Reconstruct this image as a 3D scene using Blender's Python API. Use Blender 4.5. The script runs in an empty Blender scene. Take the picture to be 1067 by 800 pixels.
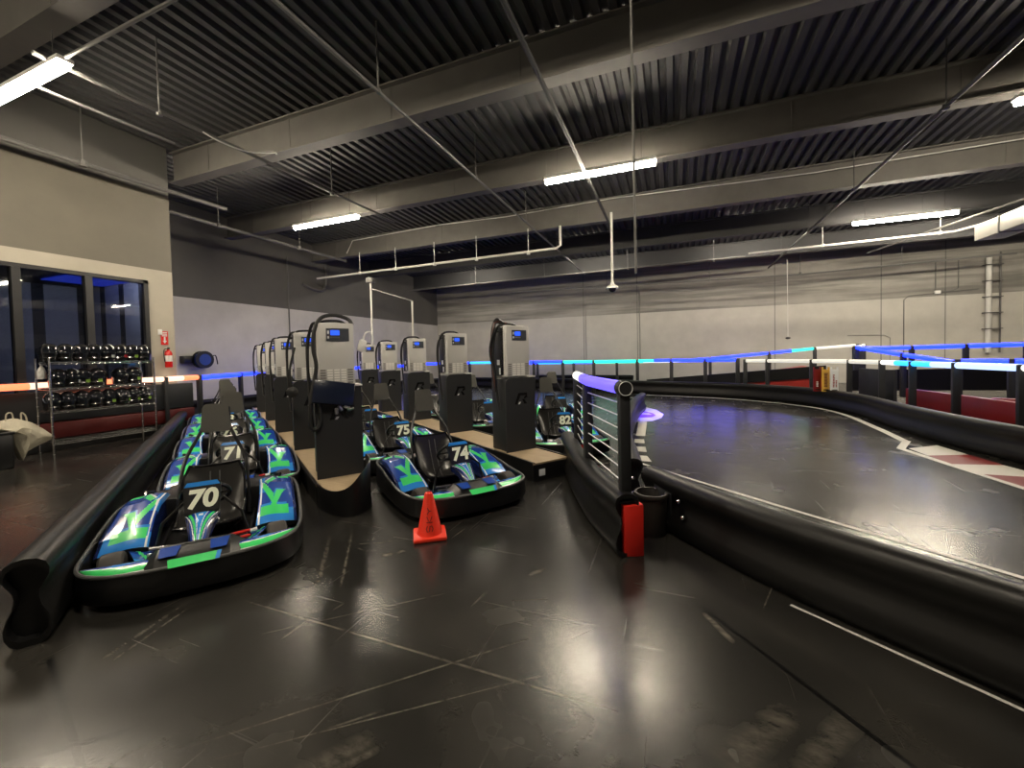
import bpy, bmesh, math, random
from mathutils import Vector, Matrix
random.seed(7)
PI = math.pi
scene = bpy.context.scene
COL = scene.collection

# ------------------------------------------------------------------ materials
def mat(name, color, rough=0.5, metal=0.0, emit=None, estr=0.0, spec=0.5, coat=0.0):
    m = bpy.data.materials.new(name); m.use_nodes = True
    b = m.node_tree.nodes['Principled BSDF']
    b.inputs['Base Color'].default_value = (*color, 1)
    b.inputs['Roughness'].default_value = rough
    b.inputs['Metallic'].default_value = metal
    b.inputs['Specular IOR Level'].default_value = spec
    b.inputs['Coat Weight'].default_value = coat
    if emit:
        b.inputs['Emission Color'].default_value = (*emit, 1)
        b.inputs['Emission Strength'].default_value = estr
    return m

class NG:
    """tiny node-expression helper"""
    def __init__(s, m):
        s.nt = m.node_tree; s.N = s.nt.nodes; s.L = s.nt.links
        s.b = s.N['Principled BSDF']
    def put(s, sock, v):
        if isinstance(v, (int, float)): sock.default_value = v
        elif isinstance(v, (tuple, list)): sock.default_value = v
        else: s.L.new(v, sock)
    def math(s, op, a, b=0.0, c=0.0, clamp=False):
        n = s.N.new('ShaderNodeMath'); n.operation = op; n.use_clamp = clamp
        s.put(n.inputs[0], a); s.put(n.inputs[1], b); s.put(n.inputs[2], c)
        return n.outputs[0]
    def pos(s):
        if not hasattr(s, '_p'): s._p = s.N.new('ShaderNodeNewGeometry').outputs['Position']
        return s._p
    def xyz(s):
        if not hasattr(s, '_x'):
            n = s.N.new('ShaderNodeSeparateXYZ'); s.L.new(s.pos(), n.inputs[0]); s._x = n.outputs
        return s._x
    def noise(s, scale, detail=4, rough=0.6, vec=None, dist=0.0):
        n = s.N.new('ShaderNodeTexNoise')
        n.inputs['Scale'].default_value = scale; n.inputs['Detail'].default_value = detail
        n.inputs['Roughness'].default_value = rough; n.inputs['Distortion'].default_value = dist
        s.L.new(vec if vec is not None else s.pos(), n.inputs['Vector'])
        return n.outputs['Fac']
    def mapped(s, scale=(1,1,1), rotz=0.0, loc=(0,0,0)):
        n = s.N.new('ShaderNodeMapping'); s.L.new(s.pos(), n.inputs['Vector'])
        n.inputs['Scale'].default_value = scale; n.inputs['Rotation'].default_value = (0,0,rotz)
        n.inputs['Location'].default_value = loc
        return n.outputs[0]
    def ramp(s, v, lo, hi):
        n = s.N.new('ShaderNodeMapRange'); n.clamp = True; s.put(n.inputs['Value'], v)
        n.inputs['From Min'].default_value = lo; n.inputs['From Max'].default_value = hi
        return n.outputs['Result']
    def mix(s, f, a, b):
        n = s.N.new('ShaderNodeMix'); n.data_type = 'RGBA'
        s.put(n.inputs['Factor'], f)
        for sk, v in ((n.inputs[6], a), (n.inputs[7], b)):
            if isinstance(v, tuple): sk.default_value = (*v, 1)
            else: s.L.new(v, sk)
        return n.outputs[2]
    def color(s, v): s.L.new(v, s.b.inputs['Base Color'])
    def rough(s, v): s.L.new(v, s.b.inputs['Roughness'])
    def bump(s, h, strength=0.2, dist=0.02):
        n = s.N.new('ShaderNodeBump'); n.inputs['Strength'].default_value = strength
        n.inputs['Distance'].default_value = dist
        s.L.new(h, n.inputs['Height']); s.L.new(n.outputs[0], s.b.inputs['Normal'])
    def line(s, p, q, w, soft=False):
        """1 on the ground segment p-q, width w"""
        dx, dy = q[0]-p[0], q[1]-p[1]; l = math.hypot(dx, dy); dx /= l; dy /= l
        x, y = s.xyz()[0], s.xyz()[1]
        d = s.math('ADD', s.math('MULTIPLY', x, -dy), s.math('MULTIPLY', y, dx))
        d = s.math('ABSOLUTE', s.math('SUBTRACT', d, -dy*p[0]+dx*p[1]))
        t = s.math('ADD', s.math('MULTIPLY', x, dx), s.math('MULTIPLY', y, dy))
        t = s.math('ABSOLUTE', s.math('SUBTRACT', t, dx*(p[0]+q[0])/2+dy*(p[1]+q[1])/2))
        if soft: return s.math('MULTIPLY', s.math('SUBTRACT', 1.0, s.ramp(d, w*.15, w*.75)), s.math('SUBTRACT', 1.0, s.ramp(t, l*.3, l*.55)))
        return s.math('MULTIPLY', s.math('LESS_THAN', d, w/2), s.math('LESS_THAN', t, l/2))

def plastic(name, c, r, bump=0.05, sc=60):
    m = mat(name, c, r); g = NG(m); n = g.noise(sc, 3)
    g.rough(g.math('ADD', g.math('MULTIPLY', n, 0.18), r-0.09)); g.bump(n, bump, 0.004)
    return m

M = {}
M['black'] = plastic('black_plastic', (.007,.007,.0075), .36)
M['black_gloss'] = mat('black_gloss', (.008,.008,.009), .16)
M['seat'] = mat('seat_shell', (.020,.019,.018), .28)
M['rubber'] = plastic('rubber', (.030,.026,.022), .62)
M['pad'] = plastic('headrest_pad', (.075,.072,.064), .75)
M['barrier'] = plastic('barrier_plastic', (.005,.0048,.0046), .44, .08, 40)
M['barrier'].node_tree.nodes['Principled BSDF'].inputs['Specular IOR Level'].default_value = .28
M['cabinet'] = plastic('cabinet_powdercoat', (.016,.017,.019), .5)
M['vent_w'] = mat('vent_white', (.88,.86,.82), .4)
M['silver'] = plastic('charger_silver', (.58,.57,.55), .38, .02)
M['silver_dark'] = mat('charger_vent', (.22,.21,.2), .5)
M['white'] = mat('white_plastic', (.8,.79,.76), .4)
M['chrome'] = mat('chrome', (.62,.62,.62), .22, 1.0)
M['steel'] = mat('steel', (.45,.45,.46), .35, 1.0)
M['blue'] = mat('kart_blue', (.012,.055,.33), .22, coat=.4)
M['lblue'] = mat('kart_light_blue', (.03,.24,.72), .24, coat=.4)
M['navy'] = mat('kart_navy', (.008,.018,.10), .24, coat=.4)
M['green'] = mat('kart_green', (.05,.66,.16), .28, coat=.3)
M['wht_dec'] = mat('decal_white', (.72,.74,.74), .3)
M['number'] = mat('number_ink', (.86,.9,.74), .4)
M['red'] = mat('red_plastic', (.62,.02,.012), .4)
M['dred'] = plastic('dark_red_panel', (.17,.007,.007), .4)
M['ramp_red'] = mat('ramp_red', (.42,.025,.014), .45)
M['cone'] = mat('cone_orange', (.80,.035,.012), .45)
M['ink'] = mat('marker_ink', (.10,.01,.008), .6)
M['maroon'] = mat('maroon_cable', (.12,.03,.02), .5)
M['ply'] = mat('plywood', (.42,.31,.19), .6)
g = NG(M['ply']); nn = g.noise(7, 5, .6, g.mapped((1,6,1), .6)); g.color(g.mix(nn, (.27,.2,.125), (.47,.36,.23)))
M['navyscreen'] = mat('dark_screen', (.008,.012,.028), .22)
M['lcd'] = mat('lcd_blue', (.01,.03,.3), .3, emit=(.03,.12,1.0), estr=1.2)
M['lcd_dim'] = mat('lcd_grey', (.06,.065,.08), .35)
M['cable'] = mat('cable_rubber', (.012,.012,.012), .5)
M['kick_red'] = mat('kick_red', (.075,.004,.003), .45)
M['beam_shade'] = mat('beam_shade_colour', (.05,.05,.052), .65)  # darker copy of the beam colour, paints the rear beams as shaded
M['trim'] = mat('bumper_rim_grey', (.10,.10,.10), .3)
M['beam'] = mat('beam_paint', (.125,.118,.108), .6)
g = NG(M['beam']); nn = g.noise(2.2, 5); g.color(g.mix(nn, (.085,.08,.073), (.15,.142,.128)))
M['pipe'] = mat('pipe_grey', (.12,.117,.112), .5)
M['pipe_lt'] = mat('pipe_white', (.62,.61,.57), .45)
M['pipe_dk'] = mat('pipe_dark', (.05,.05,.05), .5)
M['galv'] = mat('galvanised', (.27,.265,.245), .45, .2)
M['deck'] = mat('deck_paint', (.05,.05,.051), .7)
g = NG(M['deck']); nn = g.noise(1.4, 4); g.color(g.mix(nn, (.036,.036,.037), (.066,.066,.066)))
M['frame'] = mat('window_frame', (.012,.012,.013), .35)
M['wire'] = mat('rack_chrome', (.55,.55,.55), .25, 1.0)
M['paint_w'] = mat('track_white', (.62,.60,.56), .4)
M['paint_r'] = mat('curb_red', (.20,.010,.012), .4)
M['paint_lit_p'] = mat('mark_purple_light', (.22,.05,.42), .4)
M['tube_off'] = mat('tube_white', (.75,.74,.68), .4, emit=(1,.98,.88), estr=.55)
M['ext_red'] = mat('extinguisher_red', (.6,.015,.012), .25, coat=.4)
M['bag'] = mat('bag_canvas', (.50,.46,.36), .75)
g = NG(M['bag']); nn = g.noise(14, 5); g.color(g.mix(nn, (.40,.36,.27), (.58,.54,.43))); g.bump(nn, .4, .03)
M['yellow'] = mat('board_yellow', (.62,.36,.05), .45)
M['mark_dark'] = mat('board_marks', (.20,.075,.02), .5)
M['mark_red'] = mat('board_red_marks', (.30,.06,.05), .5)
def glow(name, c, s): 
    M[name] = mat(name, (.05,.05,.05), .35, emit=c, estr=s)
glow('lamp', (1.0,.875,.68), 235)
glow('fill_rear', (1.0,.90,.72), 95)
glow('g_blue', (.007,.028,1.0), 5)
glow('g_purple', (.13,.09,1.0), 2.0)
glow('g_sky', (.02,.36,1.0), 2.6)
glow('g_cyan', (.02,.95,.75), 1.7)
glow('g_white', (1.0,.97,.9), 1.3)
glow('g_pale', (.45,.62,1.0), 1.8)
glow('g_orange', (1.0,.20,.08), 2.4)
glow('g_peach', (1.0,.62,.45), 1.9)
glow('g_office', (.03,.08,1.0), .9)

# walls: two paint tones split at a height, light vertical joints optional
def wall_mat(name, low, high, split, joints=(), axis=0, band=None, top=None):
    m = mat(name, low, .62); g = NG(m); z = g.xyz()[2]
    up = g.math('GREATER_THAN', z, split)
    n = g.noise(1.3, 5); n2 = g.noise(3.0, 3, .5, g.mapped((.10,.10,1.5)))
    c = g.mix(up, low, high)
    c = g.mix(g.math('MULTIPLY', g.ramp(n, .35, .75), .16), c, (.02,.02,.02))
    if band:
        f = g.math('MULTIPLY', g.math('MULTIPLY', g.ramp(n2, .42, .62), up), band)  # soft horizontal shadow bands painted into the upper wall colour
        c = g.mix(f, c, (.05,.047,.043))
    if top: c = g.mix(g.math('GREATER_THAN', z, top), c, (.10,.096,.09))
    j = None
    for q in joints:
        d = g.math('LESS_THAN', g.math('ABSOLUTE', g.math('SUBTRACT', g.xyz()[axis], q)), .022)
        j = d if j is None else g.math('MAXIMUM', j, d)
    if j is not None: c = g.mix(g.math('MULTIPLY', j, .55), c, (.05,.05,.05))
    g.color(c); g.bump(n, .05, .02)
    return m
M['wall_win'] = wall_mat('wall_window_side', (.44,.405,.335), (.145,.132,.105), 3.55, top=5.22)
M['wall_far'] = wall_mat('wall_far_left', (.58,.565,.54), (.115,.11,.103), 3.46)
M['wall_back'] = wall_mat('wall_back', (.53,.51,.455), (.34,.325,.29), 3.53, (-4.48,-1.73,4.3,8.16,10.22), 0, .55)
M['wall_dark'] = wall_mat('wall_dark', (.30,.28,.25), (.12,.115,.11), 3.5)

# floor: polished near-black concrete with scuffs, joints and scratches
fm = mat('floor_sealed_concrete', (.03,.03,.03), .3); g = NG(fm); M['floor'] = fm
big = g.noise(.5, 3, .5); mid = g.noise(1.7, 3, .5); fine = g.noise(30, 3, .6)
st1 = g.noise(2.2, 4, .55, g.mapped((.22,15,1), .95)); st2 = g.noise(2.0, 4, .55, g.mapped((16,.25,1), .35, (3,1,0)))
c = g.mix(g.ramp(big, .3, .7), (.010,.0098,.0092), (.024,.0225,.020))
c = g.mix(g.math('MULTIPLY', g.ramp(mid, .45, .8), .45), c, (.06,.055,.046))
sc = g.math('MAXIMUM', g.ramp(st1, .66, .8), g.ramp(st2, .66, .8))
c = g.mix(g.math('MULTIPLY', sc, .30), c, (.13,.12,.10))
joints = [((-.28,3.12),(3.0,-.83)), ((-3.0,1.05),(-1.2,.55)), ((-2.63,1.72),(-.2,1.72)), ((-2.1,.95),(-2.9,.2))]
jm = None
for p, q in joints[:2]+joints[3:]:
    d = g.line(p, q, .026); jm = d if jm is None else g.math('MAXIMUM', jm, d)
scr = None
SCR = [((-2.63,1.75),(-.3,1.72),.012,.6), ((-1.75,1.02),(-.75,2.0),.008,.7), ((-1.62,1.0),(-.62,1.78),.006,.7), ((-2.87,1.62),(-2.72,1.1),.03,.35), ((-2.8,1.6),(-2.66,1.12),.02,.35), ((-1.3,2.3),(-2.2,1.5),.006,.5), ((.14,2.56),(.27,2.34),.03,.8), ((-2.6,2.75),(-2.05,2.05),.02,.5), ((-2.75,2.66),(-2.2,2.0),.03,.4),
  ((-1.30,1.02),(-1.12,1.28),.08,.3), ((-1.24,1.02),(-1.06,1.26),.03,.4), ((.16,1.62),(.44,1.98),.10,.32), ((.40,1.68),(.66,2.02),.08,.3), ((-2.1,2.5),(-1.95,2.66),.05,.6), ((-.95,2.6),(-.85,2.75),.04,.5)]
rs = random.Random(11)
for k in range(16):
    x, y = rs.uniform(-2.6,.6), rs.uniform(1.1,3.0); a_ = rs.gauss(.75,.7); l_ = rs.uniform(.06,.3)
    SCR.append(((x,y),(x+l_*math.cos(a_),y+l_*math.sin(a_)),rs.uniform(.004,.010),rs.uniform(.4,.8)))
for p, q, w, st in SCR:
    d = g.math('MULTIPLY', g.line(p, q, w, True), st); scr = d if scr is None else g.math('MAXIMUM', scr, d)
brk = g.ramp(g.noise(9, 4, .7, g.mapped((1,2.2,1), .8)), .36, .62)
c = g.mix(g.math('MULTIPLY', scr, brk), c, (.21,.19,.155))
c = g.mix(jm, c, (.004,.004,.004))
g.color(c)
r = g.math('ADD', g.math('MULTIPLY', g.ramp(mid, .3, .75), .10), .20)
r = g.math('ADD', r, g.math('MULTIPLY', sc, .10)); g.rough(r)
h = g.math('ADD', g.math('MULTIPLY', g.noise(75, 2, .5), .35), g.math('ADD', g.math('MULTIPLY', fine, .35), g.math('MULTIPLY', mid, .5))); g.bump(h, .22, .004)

# glass for the office window: tinted see-through plus mirror reflection
gm = bpy.data.materials.new('window_glass'); gm.use_nodes = True; nt = gm.node_tree
for n in list(nt.nodes): nt.nodes.remove(n)
o_ = nt.nodes.new('ShaderNodeOutputMaterial'); t_ = nt.nodes.new('ShaderNodeBsdfTransparent'); gl = nt.nodes.new('ShaderNodeBsdfGlossy')
t_.inputs[0].default_value = (.42,.44,.5,1); gl.inputs['Roughness'].default_value = .02
fr = nt.nodes.new('ShaderNodeFresnel'); fr.inputs[0].default_value = 1.6
mx = nt.nodes.new('ShaderNodeMixShader'); nt.links.new(fr.outputs[0], mx.inputs[0]); nt.links.new(t_.outputs[0], mx.inputs[1])
nt.links.new(gl.outputs[0], mx.inputs[2]); nt.links.new(mx.outputs[0], o_.inputs[0]); M['glass'] = gm

# ------------------------------------------------------------------ mesh builder
class MB:
    def __init__(s): s.v = []; s.f = []; s.m = []; s.mats = []
    def mi(s, name):
        if name not in s.mats: s.mats.append(name)
        return s.mats.index(name)
    def add(s, verts, faces, m, T=None):
        b = len(s.v); k = s.mi(m)
        for p in verts:
            p = Vector(p); s.v.append(T @ p if T else p)
        for f in faces: s.f.append([b+i for i in f]); s.m.append(k)
    def box(s, lo, hi, m, T=None):
        x0,y0,z0 = lo; x1,y1,z1 = hi
        s.add([(x0,y0,z0),(x1,y0,z0),(x1,y1,z0),(x0,y1,z0),(x0,y0,z1),(x1,y0,z1),(x1,y1,z1),(x0,y1,z1)],
              [(3,2,1,0),(4,5,6,7),(0,1,5,4),(1,2,6,5),(2,3,7,6),(3,0,4,7)], m, T)
    def rbox(s, lo, hi, m, bev=.01, T=None, seg=2):
        bm = bmesh.new(); bmesh.ops.create_cube(bm, size=1)
        for v in bm.verts: v.co = Vector([lo[i]+(v.co[i]+.5)*(hi[i]-lo[i]) for i in range(3)])
        bmesh.ops.bevel(bm, geom=bm.edges[:], offset=bev, segments=seg, affect='EDGES', profile=.5)
        bm.verts.index_update()
        s.add([v.co.copy() for v in bm.verts], [[v.index for v in f.verts] for f in bm.faces], m, T); bm.free()
    def tube(s, pts, r, m, seg=10, T=None, closed=False, cap=True):
        P = [Vector(p) for p in pts]; n = len(P)
        rr = r if isinstance(r, (list, tuple)) else [r]*n
        rings = []; up = None
        for i in range(n):
            a = P[i-1] if (i > 0 or closed) else P[i]; c = P[(i+1) % n] if (i < n-1 or closed) else P[i]
            t = (c-a).normalized() if (c-a).length > 1e-9 else Vector((0,0,1))
            if up is None:
                up = Vector((0,0,1)) if abs(t.z) < .9 else Vector((1,0,0))
            x = t.cross(up)
            if x.length < 1e-6: x = t.orthogonal()
            x.normalize(); y = x.cross(t).normalized(); up = y
            rings.append([P[i]+(x*math.cos(2*PI*k/seg)+y*math.sin(2*PI*k/seg))*rr[i] for k in range(seg)])
        V = [p for R_ in rings for p in R_]; F = []
        for i in range(n if closed else n-1):
            for k in range(seg):
                j = (i+1) % n
                F.append((i*seg+k, i*seg+(k+1)%seg, j*seg+(k+1)%seg, j*seg+k))
        if cap and not closed:
            F.append(tuple(range(seg))[::-1]); F.append(tuple((n-1)*seg+k for k in range(seg)))
        s.add(V, F, m, T)
    def lathe(s, prof, m, seg=20, T=None, axis='z', ms=None):
        """prof: list of (r, h)"""
        V = []
        for r_, h_ in prof:
            for k in range(seg):
                a = 2*PI*k/seg; p = (r_*math.cos(a), r_*math.sin(a), h_)
                if axis == 'y': p = (p[0], p[2], p[1])
                elif axis == 'x': p = (p[2], p[0], p[1])
                V.append(p)
        n = len(prof)
        for i in range(n-1):
            s.add([], [], m)
        b = len(s.v)
        for p in V: p = Vector(p); s.v.append(T @ p if T else p)
        for i in range(n-1):
            k0 = s.mi(ms[i] if ms else m)
            for k in range(seg):
                s.f.append([b+i*seg+k, b+i*seg+(k+1)%seg, b+(i+1)*seg+(k+1)%seg, b+(i+1)*seg+k]); s.m.append(k0)
        if prof[0][0] > 1e-6: s.f.append([b+k for k in range(seg)][::-1]); s.m.append(s.mi(ms[0] if ms else m))
        if prof[-1][0] > 1e-6: s.f.append([b+(n-1)*seg+k for k in range(seg)]); s.m.append(s.mi(ms[-1] if ms else m))
    def prism(s, poly, z0, z1, m, T=None, mtop=None):
        n = len(poly)
        s.add([(x,y,z0) for x,y in poly]+[(x,y,z1) for x,y in poly],
              [tuple(range(n))[::-1]]+[(i,(i+1)%n,n+(i+1)%n,n+i) for i in range(n)], m, T)
        b = len(s.v); s.f.append([b-n+i for i in range(n)]); s.m.append(s.mi(mtop or m))
    def poly(s, pts, m, T=None): s.add(pts, [tuple(range(len(pts)))], m, T)
    def grid(s, fn, nu, nv, mfn, T=None):
        """surface fn(u,v)->xyz, material picked per face by mfn(u,v)"""
        b = len(s.v)
        for i in range(nu+1):
            for j in range(nv+1):
                p = Vector(fn(i/nu, j/nv)); s.v.append(T @ p if T else p)
        for i in range(nu):
            for j in range(nv):
                s.f.append([b+i*(nv+1)+j, b+(i+1)*(nv+1)+j, b+(i+1)*(nv+1)+j+1, b+i*(nv+1)+j+1])
                s.m.append(s.mi(mfn((i+.5)/nu, (j+.5)/nv)))
    def sweep(s, path, prof, m, closed_prof=True, cap=True, T=None, mcap=None):
        """sweep a (offset, z) profile along a ground path; offset is to the left of travel"""
        P = [Vector((p[0],p[1],p[2] if len(p) > 2 else 0)) for p in path]; n = len(P); k = len(prof); V = []
        for i in range(n):
            t = (P[min(i+1,n-1)]-P[max(i-1,0)]); t.z = 0; t.normalize(); l = Vector((-t.y,t.x,0))
            for o, z in prof: V.append(P[i]+l*o+Vector((0,0,z)))
        F = []
        for i in range(n-1):
            for j in range(k if closed_prof else k-1):
                F.append((i*k+j, i*k+(j+1)%k, (i+1)*k+(j+1)%k, (i+1)*k+j))
        s.add(V, F, m, T)
        if cap:
            # recessed end caps: the hollow of the rolled sheet
            for i, d in ((0,1), (n-1,-1)):
                t = (P[1]-P[0]) if i == 0 else (P[-1]-P[-2]); t.normalize(); t = t*d
                ring = [V[i*k+j] for j in range(k)]; cen = sum(ring, Vector())/k
                inn = [cen+(q-cen)*.86 for q in ring]
                deep = [q+t*.06 for q in inn]
                s.add(ring+inn+deep, [(j,(j+1)%k,k+(j+1)%k,k+j) for j in range(k)]+[(k+j,k+(j+1)%k,2*k+(j+1)%k,2*k+j) for j in range(k)]+[tuple(2*k+j for j in range(k))], mcap or m, T)
    def text(s, string, size, T, m, bold=0.0, shear=0.0, align='CENTER', depth=0.0):
        cu = bpy.data.curves.new('t', 'FONT'); cu.body = string; cu.size = size; cu.align_x = align; cu.align_y = 'CENTER'
        cu.offset = bold; cu.shear = shear; cu.extrude = depth; cu.resolution_u = 4
        o = bpy.data.objects.new('t', cu); COL.objects.link(o)
        dg = bpy.context.evaluated_depsgraph_get()
        me = bpy.data.meshes.new_from_object(o.evaluated_get(dg))
        s.add([v.co.copy() for v in me.vertices], [list(p.vertices) for p in me.polygons], m, T)
        bpy.data.objects.remove(o); bpy.data.curves.remove(cu); bpy.data.meshes.remove(me)
    def build(s, name, parent=None, loc=None, angle=35, flat=False, recalc=True, world_origin=None, rotz=0.0):
        me = bpy.data.meshes.new(name)
        off = Vector(world_origin) if world_origin else Vector()
        me.from_pydata([p-off for p in s.v], [], s.f)
        for mn in s.mats: me.materials.append(M[mn])
        for p, k in zip(me.polygons, s.m): p.material_index = k
        if recalc:
            bm = bmesh.new(); bm.from_mesh(me); bmesh.ops.recalc_face_normals(bm, faces=bm.faces[:]); bm.to_mesh(me); bm.free()
        if not flat:
            me.shade_smooth(); me.set_sharp_from_angle(angle=math.radians(angle))
        o = bpy.data.objects.new(name, me); COL.objects.link(o)
        if parent: o.parent = parent
        if loc: o.location = loc
        if world_origin: o.location = off
        o.rotation_euler.z = rotz
        return o

def tag(o, label, cat, group=None, kind=None):
    o['label'] = label
    if cat: o['category'] = cat
    if group: o['group'] = group
    if kind: o['kind'] = kind
    return o
def thing(name, label, cat, loc=(0,0,0), rotz=0.0, group=None):
    o = bpy.data.objects.new(name, None); COL.objects.link(o); o.empty_display_size = .1
    o.location = loc; o.rotation_euler = (0,0,rotz)
    return tag(o, label, cat, group)
def struct(o, label=None):
    o['kind'] = 'structure'
    if label: o['label'] = label
    return o
def copy_tree(o, parent=None):
    c = o.copy(); COL.objects.link(c)
    if parent: c.parent = parent
    for ch in list(o.children): copy_tree(ch, c)
    return c
def spline(P, n=8):
    P = [Vector((*p,0)) if len(p) == 2 else Vector(p) for p in P]; out = []
    Q = [P[0]*2-P[1]]+P+[P[-1]*2-P[-2]]
    for i in range(1, len(Q)-2):
        a,b,c,d = Q[i-1:i+3]
        for k in range(n):
            t = k/n
            out.append(.5*((2*b)+(c-a)*t+(2*a-5*b+4*c-d)*t*t+(3*b-a-3*c+d)*t**3))
    out.append(P[-1]); return out
def inpoly(x, y, P):
    r = False; j = len(P)-1
    for i in range(len(P)):
        if (P[i][1] > y) != (P[j][1] > y) and x < (P[j][0]-P[i][0])*(y-P[i][1])/(P[j][1]-P[i][1])+P[i][0]: r = not r
        j = i
    return r
ORD = ['first','second','third','fourth','fifth','sixth','seventh','eighth','ninth','tenth']

# ------------------------------------------------------------------ camera (measured from the photo's vanishing points)
yaw, pit, rol = math.radians(21.47), math.radians(1.70), math.radians(1.31)
fw = Vector((-math.sin(yaw)*math.cos(pit), math.cos(yaw)*math.cos(pit), -math.sin(pit)))
rt = Vector((math.cos(yaw), math.sin(yaw), 0)); dn = fw.cross(rt)
r2 = rt*math.cos(rol)+dn*math.sin(rol); d2 = dn*math.cos(rol)-rt*math.sin(rol)
cd = bpy.data.cameras.new('camera'); cam = bpy.data.objects.new('camera', cd); COL.objects.link(cam)
mw = Matrix((( r2.x,-d2.x,-fw.x,0),( r2.y,-d2.y,-fw.y,0),( r2.z,-d2.z,-fw.z,1.5),(0,0,0,1)))
cam.matrix_world = mw
cd.sensor_fit = 'HORIZONTAL'; cd.sensor_width = 36; cd.lens = 430.0/1067*36; cd.shift_y = -16.5/1067
cd.clip_start = .05; cd.clip_end = 100; scene.camera = cam

# ------------------------------------------------------------------ the room shell
XL, XW, YC, YB, XR, YF = -13.5, -10.5, 5.92, 22.0, 15.5, -5.0
def deckz(y): return 6.25-.018*(y-6.1)
b = MB(); b.box((XL-.2,YF,-.2),(XR+.2,YB+.2,0),'floor'); struct(b.build('floor', flat=True), 'dark sealed concrete floor with scuffs')
b = MB()  # corrugated roof deck, ribs run towards the back wall
xs = []; x = XL-.2; zt = []
while x < XR+.2:
    for dx, dz in ((0,0),(.10,0),(.125,.075),(.20,.075)): xs.append((x+dx, dz))
    x += .235
ys = [YF, 6.1, YB]
V = [(px, y, deckz(y)+dz) for y in ys for px, dz in xs]; n = len(xs)
b.add(V, [(r*n+i, r*n+i+1, (r+1)*n+i+1, (r+1)*n+i) for r in range(2) for i in range(n-1)], 'deck')
struct(b.build('ceiling', flat=True, recalc=False), 'dark corrugated metal roof deck')
b = MB(); b.box((XL-.2,YB,0),(XR+.2,YB+.2,6.6),'wall_back'); struct(b.build('wall_back', flat=True), 'pale back wall with darker upper band')
b = MB(); b.box((XL-.2,YC,0),(XL,YB,6.6),'wall_far'); struct(b.build('wall_far_left', flat=True), 'grey far left wall with dark upper half')
b = MB(); b.box((XL-.2,YC-.2,0),(XW-.2,YC,6.6),'wall_far'); struct(b.build('wall_return', flat=True), 'short return wall')
b = MB()  # window wall with opening
W0, W1, WZ0, WZ1 = .4, 5.44, .98, 3.29
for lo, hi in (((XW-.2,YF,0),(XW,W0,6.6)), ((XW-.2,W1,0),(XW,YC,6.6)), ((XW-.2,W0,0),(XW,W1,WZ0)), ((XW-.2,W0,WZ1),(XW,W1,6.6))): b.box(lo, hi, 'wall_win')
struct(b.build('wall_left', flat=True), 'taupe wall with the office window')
b = MB(); b.box((XR,YF,0),(XR+.2,YB,6.6),'wall_dark'); struct(b.build('wall_right', flat=True), 'right wall out of view')
b = MB(); b.box((XL-.2,YF-.2,0),(XR+.2,YF,6.6),'wall_dark'); struct(b.build('wall_front', flat=True), 'wall behind the viewpoint')
# window frame, mullions, glass
b = MB()
for lo, hi in (((XW-.12,W0,WZ1-.07),(XW+.03,W1,WZ1)), ((XW-.12,W0,WZ0),(XW+.03,W1,WZ0+.07)), ((XW-.12,W1-.08,WZ0),(XW+.03,W1,WZ1)), ((XW-.12,W0,WZ0),(XW+.03,W0+.08,WZ1))): b.box(lo, hi, 'frame')
for y in (1.5, 2.52, 3.53, 4.48): b.box((XW-.11,y-.055,WZ0),(XW+.02,y+.055,WZ1),'frame')
wf = struct(b.build('window_1', flat=True), 'black framed office window')
b = MB(); b.box((XW-.06,W0+.05,WZ0+.05),(XW-.05,W1-.05,WZ1-.05),'glass'); b.build('glass', wf, flat=True)
# office behind the glass
M['office_wall'] = mat('office_wall', (.26,.27,.29), .6); g = NG(M['office_wall'])
stripe = g.math('LESS_THAN', g.math('FRACT', g.math('MULTIPLY', g.math('SUBTRACT', g.xyz()[0], g.xyz()[1]), 1.3)), .26); g.color(g.mix(stripe, (.5,.5,.5), (.03,.03,.032)))
b = MB(); b.box((XL+.02,YC-.26,0),(XW-.2,YC-.21,3.6),'office_wall'); b.box((XL-.2,YF,0),(XL,YC-.2,3.6),'office_wall'); b.box((XL,YF,3.4),(XW-.2,YC-.2,3.5),'deck')
b.box((XL,YF,0),(XL+.05,YC-.2,.02),'deck')
struct(b.build('wall_office', flat=True), 'office interior walls seen through the window')
b = MB(); b.box((XL+.9,4.6,3.36),(XW-.3,YC-.3,3.38),'g_office'); 
tag(b.build('ceiling_light_panel', flat=True, world_origin=(-12,5,3.37)), 'blue lit ceiling panel inside the office behind the window', 'ceiling light')

pl = bpy.data.lights.new('office_fill', 'POINT'); pl.energy = 70; pl.color = (.85,.9,1.0); pl.shadow_soft_size = .04  # unseen fill light, added to lift the office walls behind the glass
po = bpy.data.objects.new('office_fill', pl); COL.objects.link(po); po.location = (XW-.25,4.95,3.27)
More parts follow.
